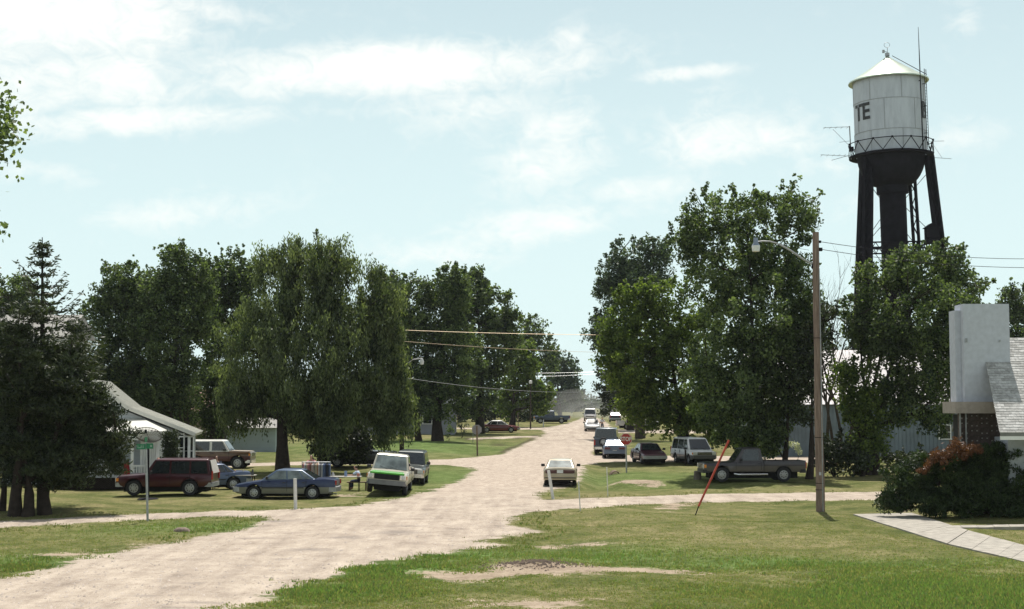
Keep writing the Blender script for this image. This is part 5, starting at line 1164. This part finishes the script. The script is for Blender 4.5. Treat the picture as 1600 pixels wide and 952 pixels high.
S['top'] = [(2.35, .80), (2.25, .88), (1.5, 1.0), (1.2, 1.02), (-2.35, 1.02)]; S['gh'] = (1.55, .75, -2.15, -2.3, 1.01, 1.82, .84, .68); S['win'] = [(1.15, .25, .75, .25), (.15, -.9, .15, -.9), (-1.0, -2.1, -1.0, -2.0)]
vehicle('parked_van', 'white van facing the viewer under the light green maple', 'van', S, spot(1083, 719, 101), TOWARD + R(16))
S = pickup(L=5.75, W=2.0, H=1.88, belt=1.16, paint=car_paint('brown_grey_paint', (.035, .031, .034)), paint_low=car_paint('brown_light', (.085, .075, .07)), lowz=.9, wr=.40, sill=.56, bumper=M['black'], yf=1.86, yr=-1.62)
S['lowz'] = .88
v = vehicle('pickup_truck', 'brown grey pickup with running board parked facing left under the trees', 'pickup', S, spot(1174, 747, 80.5), LEFT + R(3), pitch=0, roll=0)
for sg in (1, -1):
    MB().tube([(sg * 1.0, 1.2, .45), (sg * 1.02, .9, .42), (sg * 1.02, -.7, .42)], .055, 8).build('running_board', M['chrome'], v)
S = suv(L=5.2, W=2.0, H=1.9, paint=car_paint('tan_dust', (.13, .13, .14)), roof_paint=car_paint('pale_roof_s', (.5, .5, .48)))
vehicle('distant_suv', 'large wagon facing the viewer farthest down the gravel road', 'suv', S, spot(922, 659, 225), TOWARD)
S = sedan(L=4.6, W=1.8, H=1.42, paint=car_paint('silver_far', (.42, .42, .42)))
vehicle('distant_sedan', 'silver car facing the viewer on the road with a man beside it', 'car', S, spot(925, 672, 172), TOWARD + R(2))
S = pickup(L=5.4, paint=car_paint('white_far', (.62, .63, .62), 0))
vehicle('pickup_truck', 'far white pickup with its bed sticking out left of the maple foliage', 'pickup', S, spot(997, 671, 178), RIGHT + R(0))
S = sedan(L=4.4, paint=car_paint('black_far', (.02, .02, .022)))
vehicle('parked_sedan', 'small black car behind the far white pickup', 'car', S, spot(961, 661, 215), AWAY)

# ---------------------------------------------------------------- street furniture
def post(name, label, cat, px, py, top, r_, mat, group=None, D=None):
    b = GP(px, py) if D is None else spot(px, py, D); t = at(top[0], top[1], b.y + (top[2] if len(top) > 2 else 0)); mb = MB(); mb.tube([Vector((0, 0, -.15)), t - b], r_, 8); o = mb.build(name, mat, None, smooth=40); o.location = b; return tag(o, label, cat, group)
# utility pole with street lamp and wires
b = GP(1282, 800); root = empty('utility_pole', b, 0, 'brown wooden utility pole with a curved street lamp arm on the right lawn', 'utility pole'); t = at(1274, 363, b.y) - b
mb = MB(); n_ = 14; mb.tube([Vector((0, 0, -.2)).lerp(t, k / n_) + Vector((.012 * math.sin(k), .01 * math.cos(k * 2), 0)) for k in range(n_ + 1)], [.185 - .055 * k / n_ for k in range(n_ + 1)], 14)
def pole_mat():
    m_, n, l, b_ = mat_new('pole_wood'); tcn = n.new('ShaderNodeTexCoord'); mp = n.new('ShaderNodeMapping'); mp.inputs['Scale'].default_value = (9, 9, .5); l.new(tcn.outputs['Object'], mp.inputs[0]); nz = n.new('ShaderNodeTexNoise'); nz.inputs['Scale'].default_value = 2; nz.inputs['Detail'].default_value = 7; nz.inputs['Roughness'].default_value = .7; l.new(mp.outputs[0], nz.inputs['Vector'])
    r_ = n.new('ShaderNodeValToRGB'); r_.color_ramp.elements[0].position = .32; r_.color_ramp.elements[1].position = .68; r_.color_ramp.elements[0].color = (.10, .065, .05, 1); r_.color_ramp.elements[1].color = (.33, .245, .20, 1); l.new(nz.outputs[0], r_.inputs[0]); l.new(r_.outputs[0], b_.inputs['Base Color']); b_.inputs['Roughness'].default_value = .95
    bp = n.new('ShaderNodeBump'); bp.inputs['Strength'].default_value = .7; bp.inputs['Distance'].default_value = .02; l.new(nz.outputs[0], bp.inputs['Height']); l.new(bp.outputs[0], b_.inputs['Normal']); return m_
PW = pole_mat(); mb.build('shaft', PW, root, smooth=60)
W_ = lambda px, py, dy=0: at(px, py, b.y + dy) - b
mb = MB()
for py in (756, 766, 685, 530): c = t.lerp(Vector((0, 0, 0)), (py - 363) / 437); mb.lathe([(.185, -.015), (.19, 0), (.185, .015)], 14, c=(c.x, c.y, c.z))
mb.build('band', M['barkd'], root)
arm = [W_(1271, 414), W_(1256, 406), W_(1236, 392), W_(1218, 382), W_(1203, 377.5), W_(1192, 377), W_(1184, 378)]; mb = MB(); mb.tube(arm, [.045, .042, .04, .034, .03, .028, .028], 8); mb.build('lamp_arm', M['steel'], root, smooth=60)
mb = MB(); c = W_(1181, 384); mb.lathe([(.001, c.z + .34), (.09, c.z + .33), (.10, c.z + .12), (.16, c.z + .02), (.17, c.z), (.001, c.z)], 16, c=(c.x, c.y, 0)); lh = mb.build('lamp_head', paint('lamp_grey', (.22, .26, .32), .5, .3), root, smooth=40)
mb = MB(); mb.lathe([(.17, c.z), (.175, c.z - .05), (.15, c.z - .24), (.13, c.z - .25), (.001, c.z - .25)], 16, c=(c.x, c.y, 0)); mb.build('lamp_lens', paint('lens_white', (.72, .72, .68), .35, 0, .6), root, smooth=40)
MB().bar(W_(1270, 412), W_(1270, 419), .09).build('bracket', M['dark'], root); MB().bar(W_(1234, 386), W_(1264, 391), .012).build('tie_rod', M['dark'], root)
for px_, py_, s_ in ((1281, 378, .1), (1282, 390, .14), (1276, 496, .12)): MB().bar(W_(1275, py_), W_(px_, py_), .05).box(W_(px_, py_), (s_, s_, s_)).build('insulator', M['dark'], root)
MB().tube([W_(1283.5, 799) + Vector((.03, -.17, 0)), W_(1280, 600) + Vector((.05, -.155, 0)), W_(1277, 420) + Vector((.05, -.14, 0))], .02, 6).build('conduit', M['steel'], root); MB().box(W_(1280, 740) + Vector((0, -.185, 0)), (.09, .01, .13)).build('pole_tag', M['alloy'], root)
def wire(label, a, c, sag=.3, r_=.012, mat=None, parent=None):
    n = 18; pts = [a.lerp(c, k / n) - Vector((0, 0, sag * 4 * (k / n) * (1 - k / n))) for k in range(n + 1)]; o = MB().tube([p - a for p in pts], r_, 5).build('wire', mat or M['dark'], None); o.location = a; return tag(o, label, 'wire')
wire('upper wire running right from the utility pole toward the water tower', W_(1282, 378) + b, at(1660, 404, b.y + 8), .25, .013)
wire('second wire just below it, running right from the utility pole', W_(1284, 390) + b, at(1660, 418, b.y + 8), .25, .013)
wire('thin service wire leaving the middle of the utility pole toward the right', W_(1278, 497) + b, at(1640, 490, 95), .5, .006, M['dark'])
cw = paint('copper_wire', (.42, .33, .22), .5, .4)
wire('brightest tan wire crossing the road between the tree rows', at(560, 513, 104), at(1010, 524, 104), .12, .020, cw)
wire('thinner tan wire below the brightest one, crossing left of the road', at(560, 527, 106), at(1010, 552, 118), .25, .013, cw)
wire('low pale wire strung from the willow across the road', at(600, 585, 104), at(1010, 607, 150), .8, .016, M['alloy'])
wire('upper of two faint far wires above the road', at(780, 583, 190), at(1010, 577, 190), .2, .016, M['alloy'])
wire('lower of two faint far wires above the road', at(770, 589, 200), at(1010, 578, 200), .3, .016, M['alloy'])
# second pole at the willow
b2 = spot(628, 712, 99); rt2 = empty('utility_pole', b2, 0, 'dark utility pole with a small white lamp beside the willow', 'utility pole'); W2 = lambda px, py: at(px, py, 99) - b2
MB().tube([(0, 0, -.2), W2(627, 500)], [.17, .11], 10).build('shaft', M['barkd'], rt2, smooth=60); MB().tube([W2(628, 575), W2(645, 562), W2(659, 560)], .03, 6).build('lamp_arm', M['steel'], rt2)
mb = MB(); c = W2(659, 565); mb.lathe([(.001, .22), (.08, .2), (.15, 0), (.13, -.2), (.001, -.22)], 12, c=tuple(c)); mb.build('lamp_head', M['white'], rt2, smooth=40)
b3 = spot(829, 668, 180); rt3 = empty('utility_pole', b3, 0, 'far slim pole with a tiny white lamp in front of the left row maples', 'utility pole'); MB().tube([(0, 0, 0), at(829, 596, 180) - b3], [.1, .07], 8).build('shaft', M['bark'], rt3); MB().lathe([(.001, .2), (.2, .15), (.2, -.2), (.001, -.22)], 10, c=tuple(at(829, 597, 179.8) - b3)).build('lamp_head', M['white'], rt3)
# stop signs
def octagon(r_): return [(r_ * math.cos(R(22.5 + 45 * k)), r_ * math.sin(R(22.5 + 45 * k))) for k in range(8)]
def stop_sign(px, py, cpx, cpy, front, label, D=None, wood=False):
    b_ = GP(px, py) if D is None else spot(px, py, D); rt_ = empty('stop_sign', b_, 0, label, 'stop sign'); c = at(cpx, cpy, b_.y) - b_; r_ = .41
    mb = MB(); mb.tube([(0, 0, -.2), (c.x, c.y + .04, c.z + .3)], .05 if not wood else .065, 8); mb.build('post', M['steel'] if not wood else M['wood'], rt_)
    fy = -.03 if front else .09; o = MB().prism(octagon(r_), 0, .012).build('sign_face', paint('sign_red', (.42, .022, .018), .5) if front else paint('sign_back', (.27, .26, .28), .6, .3), rt_); o.location = (c.x, fy, c.z)
    if front:
        wp = paint('sign_white', (.78, .76, .74), .5); mb = MB(); A, B_ = octagon(r_ * .965), octagon(r_ * .90)
        for k in range(8): k2 = (k + 1) % 8; mb.add([(A[k][0], -.004, A[k][1]), (A[k2][0], -.004, A[k2][1]), (B_[k2][0], -.004, B_[k2][1]), (B_[k][0], -.004, B_[k][1])], [(0, 1, 2, 3)])
        mb.build('border', wp, o); text_obj('lettering', 'STOP', .37, wp, o, (0, -.006, 0), sx=.78, bold=.008, depth=.004)
    return rt_
stop_sign(979, 737, 978, 686.5, True, 'red stop sign facing the viewer on a metal post in the ditch')
stop_sign(746, 712, 745, 671.5, False, 'grey back of a stop sign on a wooden post left of the road', wood=True)
post('sign_post', 'short thin post left of the grey stop sign back', 'post', 739, 690, (739, 665), .035, M['steel'])
# street name sign
b_ = GP(231, 815); rt_ = empty('street_sign', b_, 0, 'two green street name blades on a tall silver post at the left lawn', 'street sign'); tp = at(228, 692, b_.y) - b_
MB().tube([(0, 0, -.2), tp], .045, 10).build('post', M['steel'], rt_, smooth=60); gsm = paint('sign_green', (.01, .16, .07), .5); wp = paint('sign_white', (.78, .76, .74), .5)
c = at(222, 698, b_.y) - b_; o = MB().box((0, 0, 0), (.34, .02, .2)).build('name_blade', gsm, rt_); o.location = (c.x - .02, c.y - .06, c.z); dm = paint('faded_letters', (.25, .36, .29), .6); MB().box((-.12, -.012, .0), (.025, .006, .1)).box((-.055, -.012, -.04), (.10, .006, .024)).box((.005, -.012, 0), (.028, .006, .1)).box((.075, -.012, 0), (.028, .006, .1)).build('faded_lettering', dm, o)
c = at(232, 697, b_.y) - b_; o = MB().box((0, 0, 0), (.26, .02, .2)).build('name_blade', gsm, rt_); o.location = (c.x + .06, c.y - .06, c.z); MB().box((.055, -.012, 0), (.07, .006, .08)).build('faded_lettering', dm, o)
o = MB().box((0, 0, 0), (.02, .32, .18)).build('name_blade', gsm, rt_); o.location = (tp.x, tp.y, tp.z + .12)
# mesh dish
b_ = spot(231, 784, 66.2); rt_ = empty('satellite_dish', b_, 0, 'large round mesh satellite dish on a dark pole in front of the house', 'satellite dish'); c = at(230, 682, b_.y) - b_
MB().tube([(0, 0, -.2), (c.x, .1, c.z - .35)], .075, 10).build('pole', M['dark'], rt_, smooth=60); MB().lathe([(.5, .02), (.42, .06), (.001, .08)], 12).build('footing', M['dark'], rt_)
rx, rz = .62, .36; mb = MB(); tilt = R(52)
def dish(u, a): x, y = u * math.cos(a) * .62, u * math.sin(a) * .62; z = .26 * u * u; return Vector((x, z * math.cos(tilt) * 1 + y * math.sin(tilt) * .9 * -1, y * math.cos(tilt) * .95 + z * math.sin(tilt) * .9 - .12)) + Vector((c.x, c.y, c.z))
for a in range(24): mb.tube([dish(u, a * math.pi / 12) for u in (.06, .35, .7, 1)], .009, 3, cap=False)
for u in np.linspace(.1, 1, 15): mb.tube([dish(u, a * math.pi / 14) for a in range(29)], .022 if u > .98 else .008, 3, cap=False)
mb.build('mesh_reflector', paint('dish_mesh', (.17, .16, .15), .6, .4), rt_); fc = dish(0, 0) + Vector((0, -.30, .42)); mb = MB()
for a in (.5, 2.6, 4.7): mb.tube([dish(1, a), fc], .012, 4)
mb.tube([fc, fc + Vector((0, .05, -.14))], .06, 8); mb.build('feed_horn', M['dark'], rt_)
# marker posts
rw = paint('marker_white', (.60, .60, .58), .7)
o = post('marker_post', 'short square white marker post in front of the blue sedan', 'post', 462, 796, (461, 748), .075, rw); 
o = post('marker_post', 'leaning white marker post behind the gold sedan', 'post', 865, 780, (857, 735), .07, rw)
post('marker_rod', 'thin white rod between the gold sedan and the lane', 'post', 907, 802, (904, 752), .022, rw)
post('marker_rod', 'thin white rod right of the gold sedan on the far side of the lane', 'post', 950, 776, (948, 730), .02, rw)
post('wood_stake', 'short dark stake in front of the white van', 'post', 1071, 727, (1071, 703), .06, M['barkd'])
post('post', 'far pale post left of the road before the parked blue pickup', 'post', 849, 667, (849, 656), .07, rw)
post('post', 'thin far post right of the dark red car on the third street', 'post', 810, 668, (809, 645), .05, M['wood'])
b_ = GP(1085, 806); t = at(1139, 688, b_.y + .3) - b_; rt_ = empty('guy_marker', b_, 0, 'slanting red guy wire guard rising from the right lawn', 'guy wire'); lw = t * .12
MB().tube([(0, 0, -.1), lw], .022, 6).build('cable_end', M['dark'], rt_); MB().tube([lw, t], .042, 8).build('guard', M['rust'], rt_, smooth=60); MB().tube([t, t * 1.55], .008, 4).build('cable', M['dark'], rt_)
# tree stump by the brown pickup, culvert pipes
b_ = spot(1090, 750, 81.5); mb = MB(); mb.lathe([(.24, -.1), (.22, .12), (.20, .45), (.17, .47), (.001, .46)], 14); o = mb.build('stump', M['barkl'], None, smooth=40); o.location = b_; tag(o, 'short tree stump in front of the brown pickup bumper', 'stump')
for px, py, lb, sc_ in ((961, 737, 'rusty culvert pipe end in the ditch left of the stop sign post', 1), (921, 819, 'dark culvert pipe end in a hollow of the near right lawn', .8)):
    b_ = GP(px, py); mb = MB(); mb.lathe([(.30, -.5), (.30, .9), (.26, .9), (.26, -.5)], 20, 'Y', closed=True); o = mb.build('culvert_pipe', paint('rusty_steel', (.13, .085, .06), .8, .3, var=.3), None, smooth=40); o.location = (b_.x, b_.y, b_.z - .06); o.scale = (sc_, sc_, sc_); tag(o, lb, 'pipe')
# buried drain lid stone on the left lawn
b_ = GP(284, 833); o = MB().lathe([(.001, .16), (.14, .15), (.24, .08), (.28, -.05)], 12).build('field_stone', paint('stone_brown', (.2, .15, .12), .9, var=.3, bump=.6), None, smooth=True); o.location = b_; o.scale = (1.1, .7, .9); tag(o, 'brown field stone on the left lawn beside the road', 'stone')

# ---------------------------------------------------------------- garage sale
def table(label, px, D, w, items, seed):
    b_ = spot(px, 760, D); rt_ = empty('folding_table', b_, 0, label, 'table'); MB().box((0, 0, .72), (w, .7, .04)).build('tabletop', paint('table_top', (.42, .40, .36), .7), rt_)
    for sx in (-1, 1):
        for sy in (-1, 1): MB().bar((sx * (w / 2 - .12), sy * .28, 0), (sx * (w / 2 - .12), sy * .28, .7), .035).build('leg', M['dark'], rt_)
    r = np.random.default_rng(seed); cols = [(.5, .5, .5), (.2, .3, .5), (.5, .2, .15), (.6, .55, .4), (.05, .05, .05)]
    names = ['glass jug', 'blue box', 'red tin', 'cream vase', 'black bag']
    for k in range(items):
        x = -w / 2 + .15 + (w - .3) * k / max(1, items - 1); q = k % 5; rr, h = r.uniform(.06, .11), r.uniform(.14, .34); mb = MB()
        mb.lathe([(.001, 0), (rr, 0), (rr * 1.1, h * .4), (rr * .6, h * .75), (rr * .5, h), (.001, h)], 10) if q in (0, 3, 4) else mb.box((0, 0, h / 2), (rr * 2, rr * 1.6, h))
        o = mb.build(names[q].replace(' ', '_'), paint('ware_%d' % q, cols[q], .5), None, smooth=40); o.location = b_ + Vector((x, r.uniform(-.2, .1), .742)); tag(o, '%s on the %s' % (names[q], label), names[q].split()[1])
table('sale table left of the blue sedan', 365, 74.5, 2.3, 5, 1)
table('dark sale table by the sitting man', 540, 72.6, 1.6, 3, 2)
# small utility trailer behind the maroon wagon
S = sedan(L=4.2, W=1.66, H=1.36, paint=car_paint('pale_blue_paint', (.06, .085, .15)))
vehicle('parked_sedan', 'small pale blue car mostly hidden behind the maroon wagon', 'car', S, spot(326, 768, 74.5), RIGHT + math.pi + R(20))
# clothes rack
b_ = spot(494, 755, 72.6); rt_ = empty('clothes_rack', b_, 0, 'garage sale clothes rack behind the roof of the blue sedan', 'clothes rack'); mb = MB()
for sx in (-1, 1): mb.tube([(sx * .72, 0, 0), (sx * .72, 0, 1.45)], .025, 6); mb.tube([(sx * .72, -.3, .03), (sx * .72, .3, .03)], .025, 6)
mb.tube([(-.72, 0, 1.42), (.72, 0, 1.42)], .022, 6); mb.build('frame', M['steel'], rt_)
r = np.random.default_rng(5); ccol = [('pink', (.30, .14, .15)), ('white', (.38, .38, .4)), ('cream', (.34, .29, .22)), ('orange', (.30, .15, .09)), ('grey', (.2, .2, .22)), ('blue', (.08, .11, .2)), ('dark', (.03, .03, .045))]
order = [0, 1, 2, 0, 3, 1, 2, 3, 1, 4, 1, 5, 6, 5]
for k, q in enumerate(order):
    x = -.64 + 1.28 * k / (len(order) - 1); h = r.uniform(.6, .85); mb = MB(); mb.lathe([(.03, 1.40), (.05, 1.36), (.21, 1.28), (.20, 1.05), (.23, 1.40 - h), (.21, 1.39 - h)], 10)
    o = mb.build('hanging_shirt', paint('cloth_' + ccol[q][0], ccol[q][1], .95, var=.25), None, smooth=50); o.location = b_ + Vector((x, 0, 0)); o.scale = (.30, 1, 1); o.rotation_euler = (0, 0, r.uniform(-.5, .5))
    nth = order[:k + 1].count(q); tot = order.count(q); tag(o, '%s garment on the clothes rack%s' % (ccol[q][0], '' if tot == 1 else ', %s %s one from the left' % (['first', 'second', 'third', 'fourth'][nth - 1], ccol[q][0])), 'garment', 'garments on the clothes rack')
# picnic table/seat beside the sitting man
b_ = spot(549, 757, 73.5); rt_ = empty('bench', Vector((b_.x + .35, b_.y - .2, b_.z)), 0, 'low wooden bench the man in pale blue sits on', 'bench'); MB().box((0, 0, .42), (1.1, .35, .05)).build('seat', M['wood'], rt_)
for sx in (-1, 1): MB().box((sx * .42, 0, .2), (.06, .3, .4)).build('leg', M['wood'], rt_)

# ---------------------------------------------------------------- people
def skin_obj(name, J, E, mat, parent, root_i=0, sub=1):
    me = bpy.data.meshes.new(name); me.from_pydata([j[0] for j in J], E, []); me.materials.append(mat); o = bpy.data.objects.new(name, me); COL.objects.link(o); o.parent = parent
    md = o.modifiers.new('skin', 'SKIN'); md.use_smooth_shade = True
    sl = me.skin_vertices[0] if me.skin_vertices else None
    if sl is None:
        bm = bmesh.new(); bm.from_mesh(me); bm.verts.layers.skin.verify(); bm.to_mesh(me); bm.free(); sl = me.skin_vertices[0]
    for i, j in enumerate(J): sl.data[i].radius = j[1] if isinstance(j[1], tuple) else (j[1], j[1]); sl.data[i].use_root = (i == root_i)
    sb = o.modifiers.new('sub', 'SUBSURF'); sb.levels = sub; sb.render_levels = sub; return o
def person(label, loc, rz, shirt, trousers, hair, pose='stand', arms=(0, 0), long_hair=False, h=1.0):
    rt_ = empty('person', loc, rz, label, 'person'); rt_.scale = (h, h, h); sk = paint('skin', (.42, .24, .17), .6); V = Vector
    hip = V((0, 0, .93)); 
    if pose == 'sit': hip = V((0, 0, .50))
    tl = V((0, -.0, 0)) if pose == 'stand' else V((0, .14, -.02))
    waist, chest, neck, head, crown_ = hip + V((0, 0, .14)) + tl * .3, hip + V((0, 0, .36)) + tl, hip + V((0, 0, .56)) + tl * 1.3, hip + V((0, .02, .68)) + tl * 1.5, hip + V((0, .01, .79)) + tl * 1.5
    J = [(hip, (.14, .11)), (waist, (.13, .10)), (chest, (.155, .11)), (neck, (.055, .055)), (head, (.085, .10)), (crown_, (.07, .085))]; E = [(0, 1), (1, 2), (2, 3), (3, 4), (4, 5)]
    J.append((head + V((0, .10, -.0)), .018)); E.append((4, 6))
    legs, arm_ = [], []
    for sg in (-1, 1):
        i = len(J)
        if pose == 'stand': pts = [(V((sg * .09, 0, .86)), .085), (V((sg * .11, .03, .48)), .06), (V((sg * .12, -.02, .10)), .04), (V((sg * .13, .12, .03)), .035)]
        else: pts = [(V((sg * .10, .08, .48)), .085), (V((sg * .13, .44, .47)), .065), (V((sg * .14, .42, .10)), .042), (V((sg * .14, .56, .03)), .035)]
        J += pts; E += [(0, i), (i, i + 1), (i + 1, i + 2), (i + 2, i + 3)]; legs.append(i)
    for n_, sg in enumerate((-1, 1)):
        i = len(J); f = arms[n_]; sh = chest + V((sg * .19, 0, .10)); el_ = sh + V((sg * .06, .05 + .16 * f, -.27 + .08 * f)); wr_ = el_ + V((sg * -.02, .10 + .17 * f, -.20 + .22 * f)); hd = wr_ + (wr_ - el_).normalized() * .07
        J += [(sh, .055), (el_, .042), (wr_, .026), (hd, (.034, .016))]; E += [(2, i), (i, i + 1), (i + 1, i + 2), (i + 2, i + 3)]; arm_.append(i)
        dv = (wr_ - el_).normalized(); sd_ = dv.cross(V((0, 0, 1))); sd_ = (sd_ if sd_.length > .1 else V((1, 0, 0))).normalized()
        for q, (s_, ln) in enumerate(((-.03, .06), (-.01, .075), (.01, .07), (.028, .055))):
            k = len(J); J += [(hd + sd_ * s_ + dv * .03, .009), (hd + sd_ * s_ * 1.2 + dv * (.03 + ln * .6), .0085), (hd + sd_ * s_ * 1.1 + dv * (.03 + ln) + V((0, 0, -.012)), .007)]; E += [(i + 3, k), (k, k + 1), (k + 1, k + 2)]
        k = len(J); J += [(wr_ + sd_ * .035 * sg + dv * .03, .01), (wr_ + sd_ * .055 * sg + dv * .07, .009)]; E += [(i + 2, k), (k, k + 1)]
    skin_obj('body', J, E, sk, rt_)
    Js = [(waist, (.165, .13)), (chest, (.185, .14)), (chest + V((0, 0, .13)), (.12, .10))]; Es = [(0, 1), (1, 2)]
    for n_, i in enumerate(arm_):
        k = len(Js); Js += [(J[i][0], .075), (J[i][0].lerp(J[i + 1][0], .7), .07)]; Es += [(1, k), (k, k + 1)]
    skin_obj('shirt', Js, Es, paint('shirt_' + shirt[0], shirt[1], .95), rt_)
    Jt = [(waist, (.16, .125)), (hip, (.165, .135))]; Et = [(0, 1)]
    for i in legs: k = len(Jt); Jt += [(J[i][0], .10), (J[i + 1][0], .078), (J[i + 2][0] + V((0, 0, .04)), .062)]; Et += [(1, k), (k, k + 1), (k + 1, k + 2)]
    skin_obj('trousers', Jt, Et, paint('trousers_' + trousers[0], trousers[1], .95), rt_)
    Jh = [(crown_ + V((0, -.015, .0)), (.095, .105)), (head + V((0, -.045, .03)), (.09, .085)), (head + V((0, -.06, -.12 if long_hair else -.04)), (.085 if long_hair else .05, .06))]
    skin_obj('hair', Jh, [(0, 1), (1, 2)], paint('hair_' + hair[0], hair[1], .8), rt_); return rt_
person('man in a pale blue shirt sitting at the dark sale table', Vector((b_.x + .45, b_.y - .2, b_.z)), R(80), ('pale_blue', (.45, .55, .68)), ('navy', (.04, .05, .1)), ('dark', (.03, .02, .015)), 'sit', (1, 1))
person('woman with curly auburn hair in white behind the maroon wagon', spot(247, 770, 71.6), R(200), ('white', (.6, .62, .66)), ('grey', (.15, .15, .18)), ('auburn', (.26, .09, .035)), 'stand', (.3, .3), True, .98)
person('person with pink cap barely showing over the maroon wagon roof', spot(285, 770, 73.2), R(170), ('grey', (.2, .2, .22)), ('navy', (.04, .05, .1)), ('pink', (.42, .2, .18)), 'stand', (0, 0), False, .88)
person('person with dark hair browsing behind the clothes rack', spot(486, 755, 73.8), R(180), ('rose', (.45, .22, .22)), ('navy', (.04, .05, .1)), ('dark', (.05, .03, .02)), 'stand', (1, .8), False, 1.0)
person('man in a white shirt standing by the silver car on the road', spot(941, 673, 166), R(180), ('white', (.62, .64, .68)), ('grey', (.15, .15, .18)), ('dark', (.03, .02, .015)), 'stand', (.6, .9), False, 1.05)
person('person in dark clothes standing between the maroon wagon and the sale table', spot(338, 760, 76.5), R(180), ('dark', (.05, .05, .07)), ('navy', (.04, .05, .1)), ('dark', (.03, .02, .015)), 'stand', (.6, .4), False, 1.0)
# ---------------------------------------------------------------- air
def haze():
    m_ = bpy.data.materials.new('haze'); m_.use_nodes = True; n, l = m_.node_tree.nodes, m_.node_tree.links; n.clear()
    out = n.new('ShaderNodeOutputMaterial'); pv = n.new('ShaderNodeVolumePrincipled'); pv.inputs['Color'].default_value = (.86, .93, 1, 1); pv.inputs['Density'].default_value = HAZE; pv.inputs['Anisotropy'].default_value = .3
    l.new(pv.outputs[0], out.inputs['Volume']); o = MB().box((0, 600, 21), (2600, 1500, 46)).build('haze', m_, None); tag(o, 'thin summer air haze over the whole street', 'haze', kind='stuff')
HAZE = .00008
if HAZE: haze()
def dust():
    m_ = bpy.data.materials.new('road_dust'); m_.use_nodes = True; n, l = m_.node_tree.nodes, m_.node_tree.links; n.clear()
    out = n.new('ShaderNodeOutputMaterial'); pv = n.new('ShaderNodeVolumePrincipled'); pv.inputs['Color'].default_value = (.93, .90, .84, 1); pv.inputs['Density'].default_value = .0055
    l.new(pv.outputs[0], out.inputs['Volume']); me = bpy.data.meshes.new('dust_cloud'); bm = bmesh.new()
    for c, q in (((915, 285), (7, 45, 3.2)), ((905, 300), (9, 40, 5.5)), ((938, 270), (5, 40, 2.4))):
        x = float(at(c[0], 640, c[1]).x); bmesh.ops.create_icosphere(bm, subdivisions=3, radius=1, matrix=Matrix.Translation((x, c[1], float(zb(c[1])) + .4)) @ Matrix.Diagonal((*q, 1)))
    bm.to_mesh(me); bm.free(); me.materials.append(m_); o = bpy.data.objects.new('dust_cloud', me); COL.objects.link(o); tag(o, 'pale road dust hanging behind the distant cars', 'dust', kind='stuff')
dust()
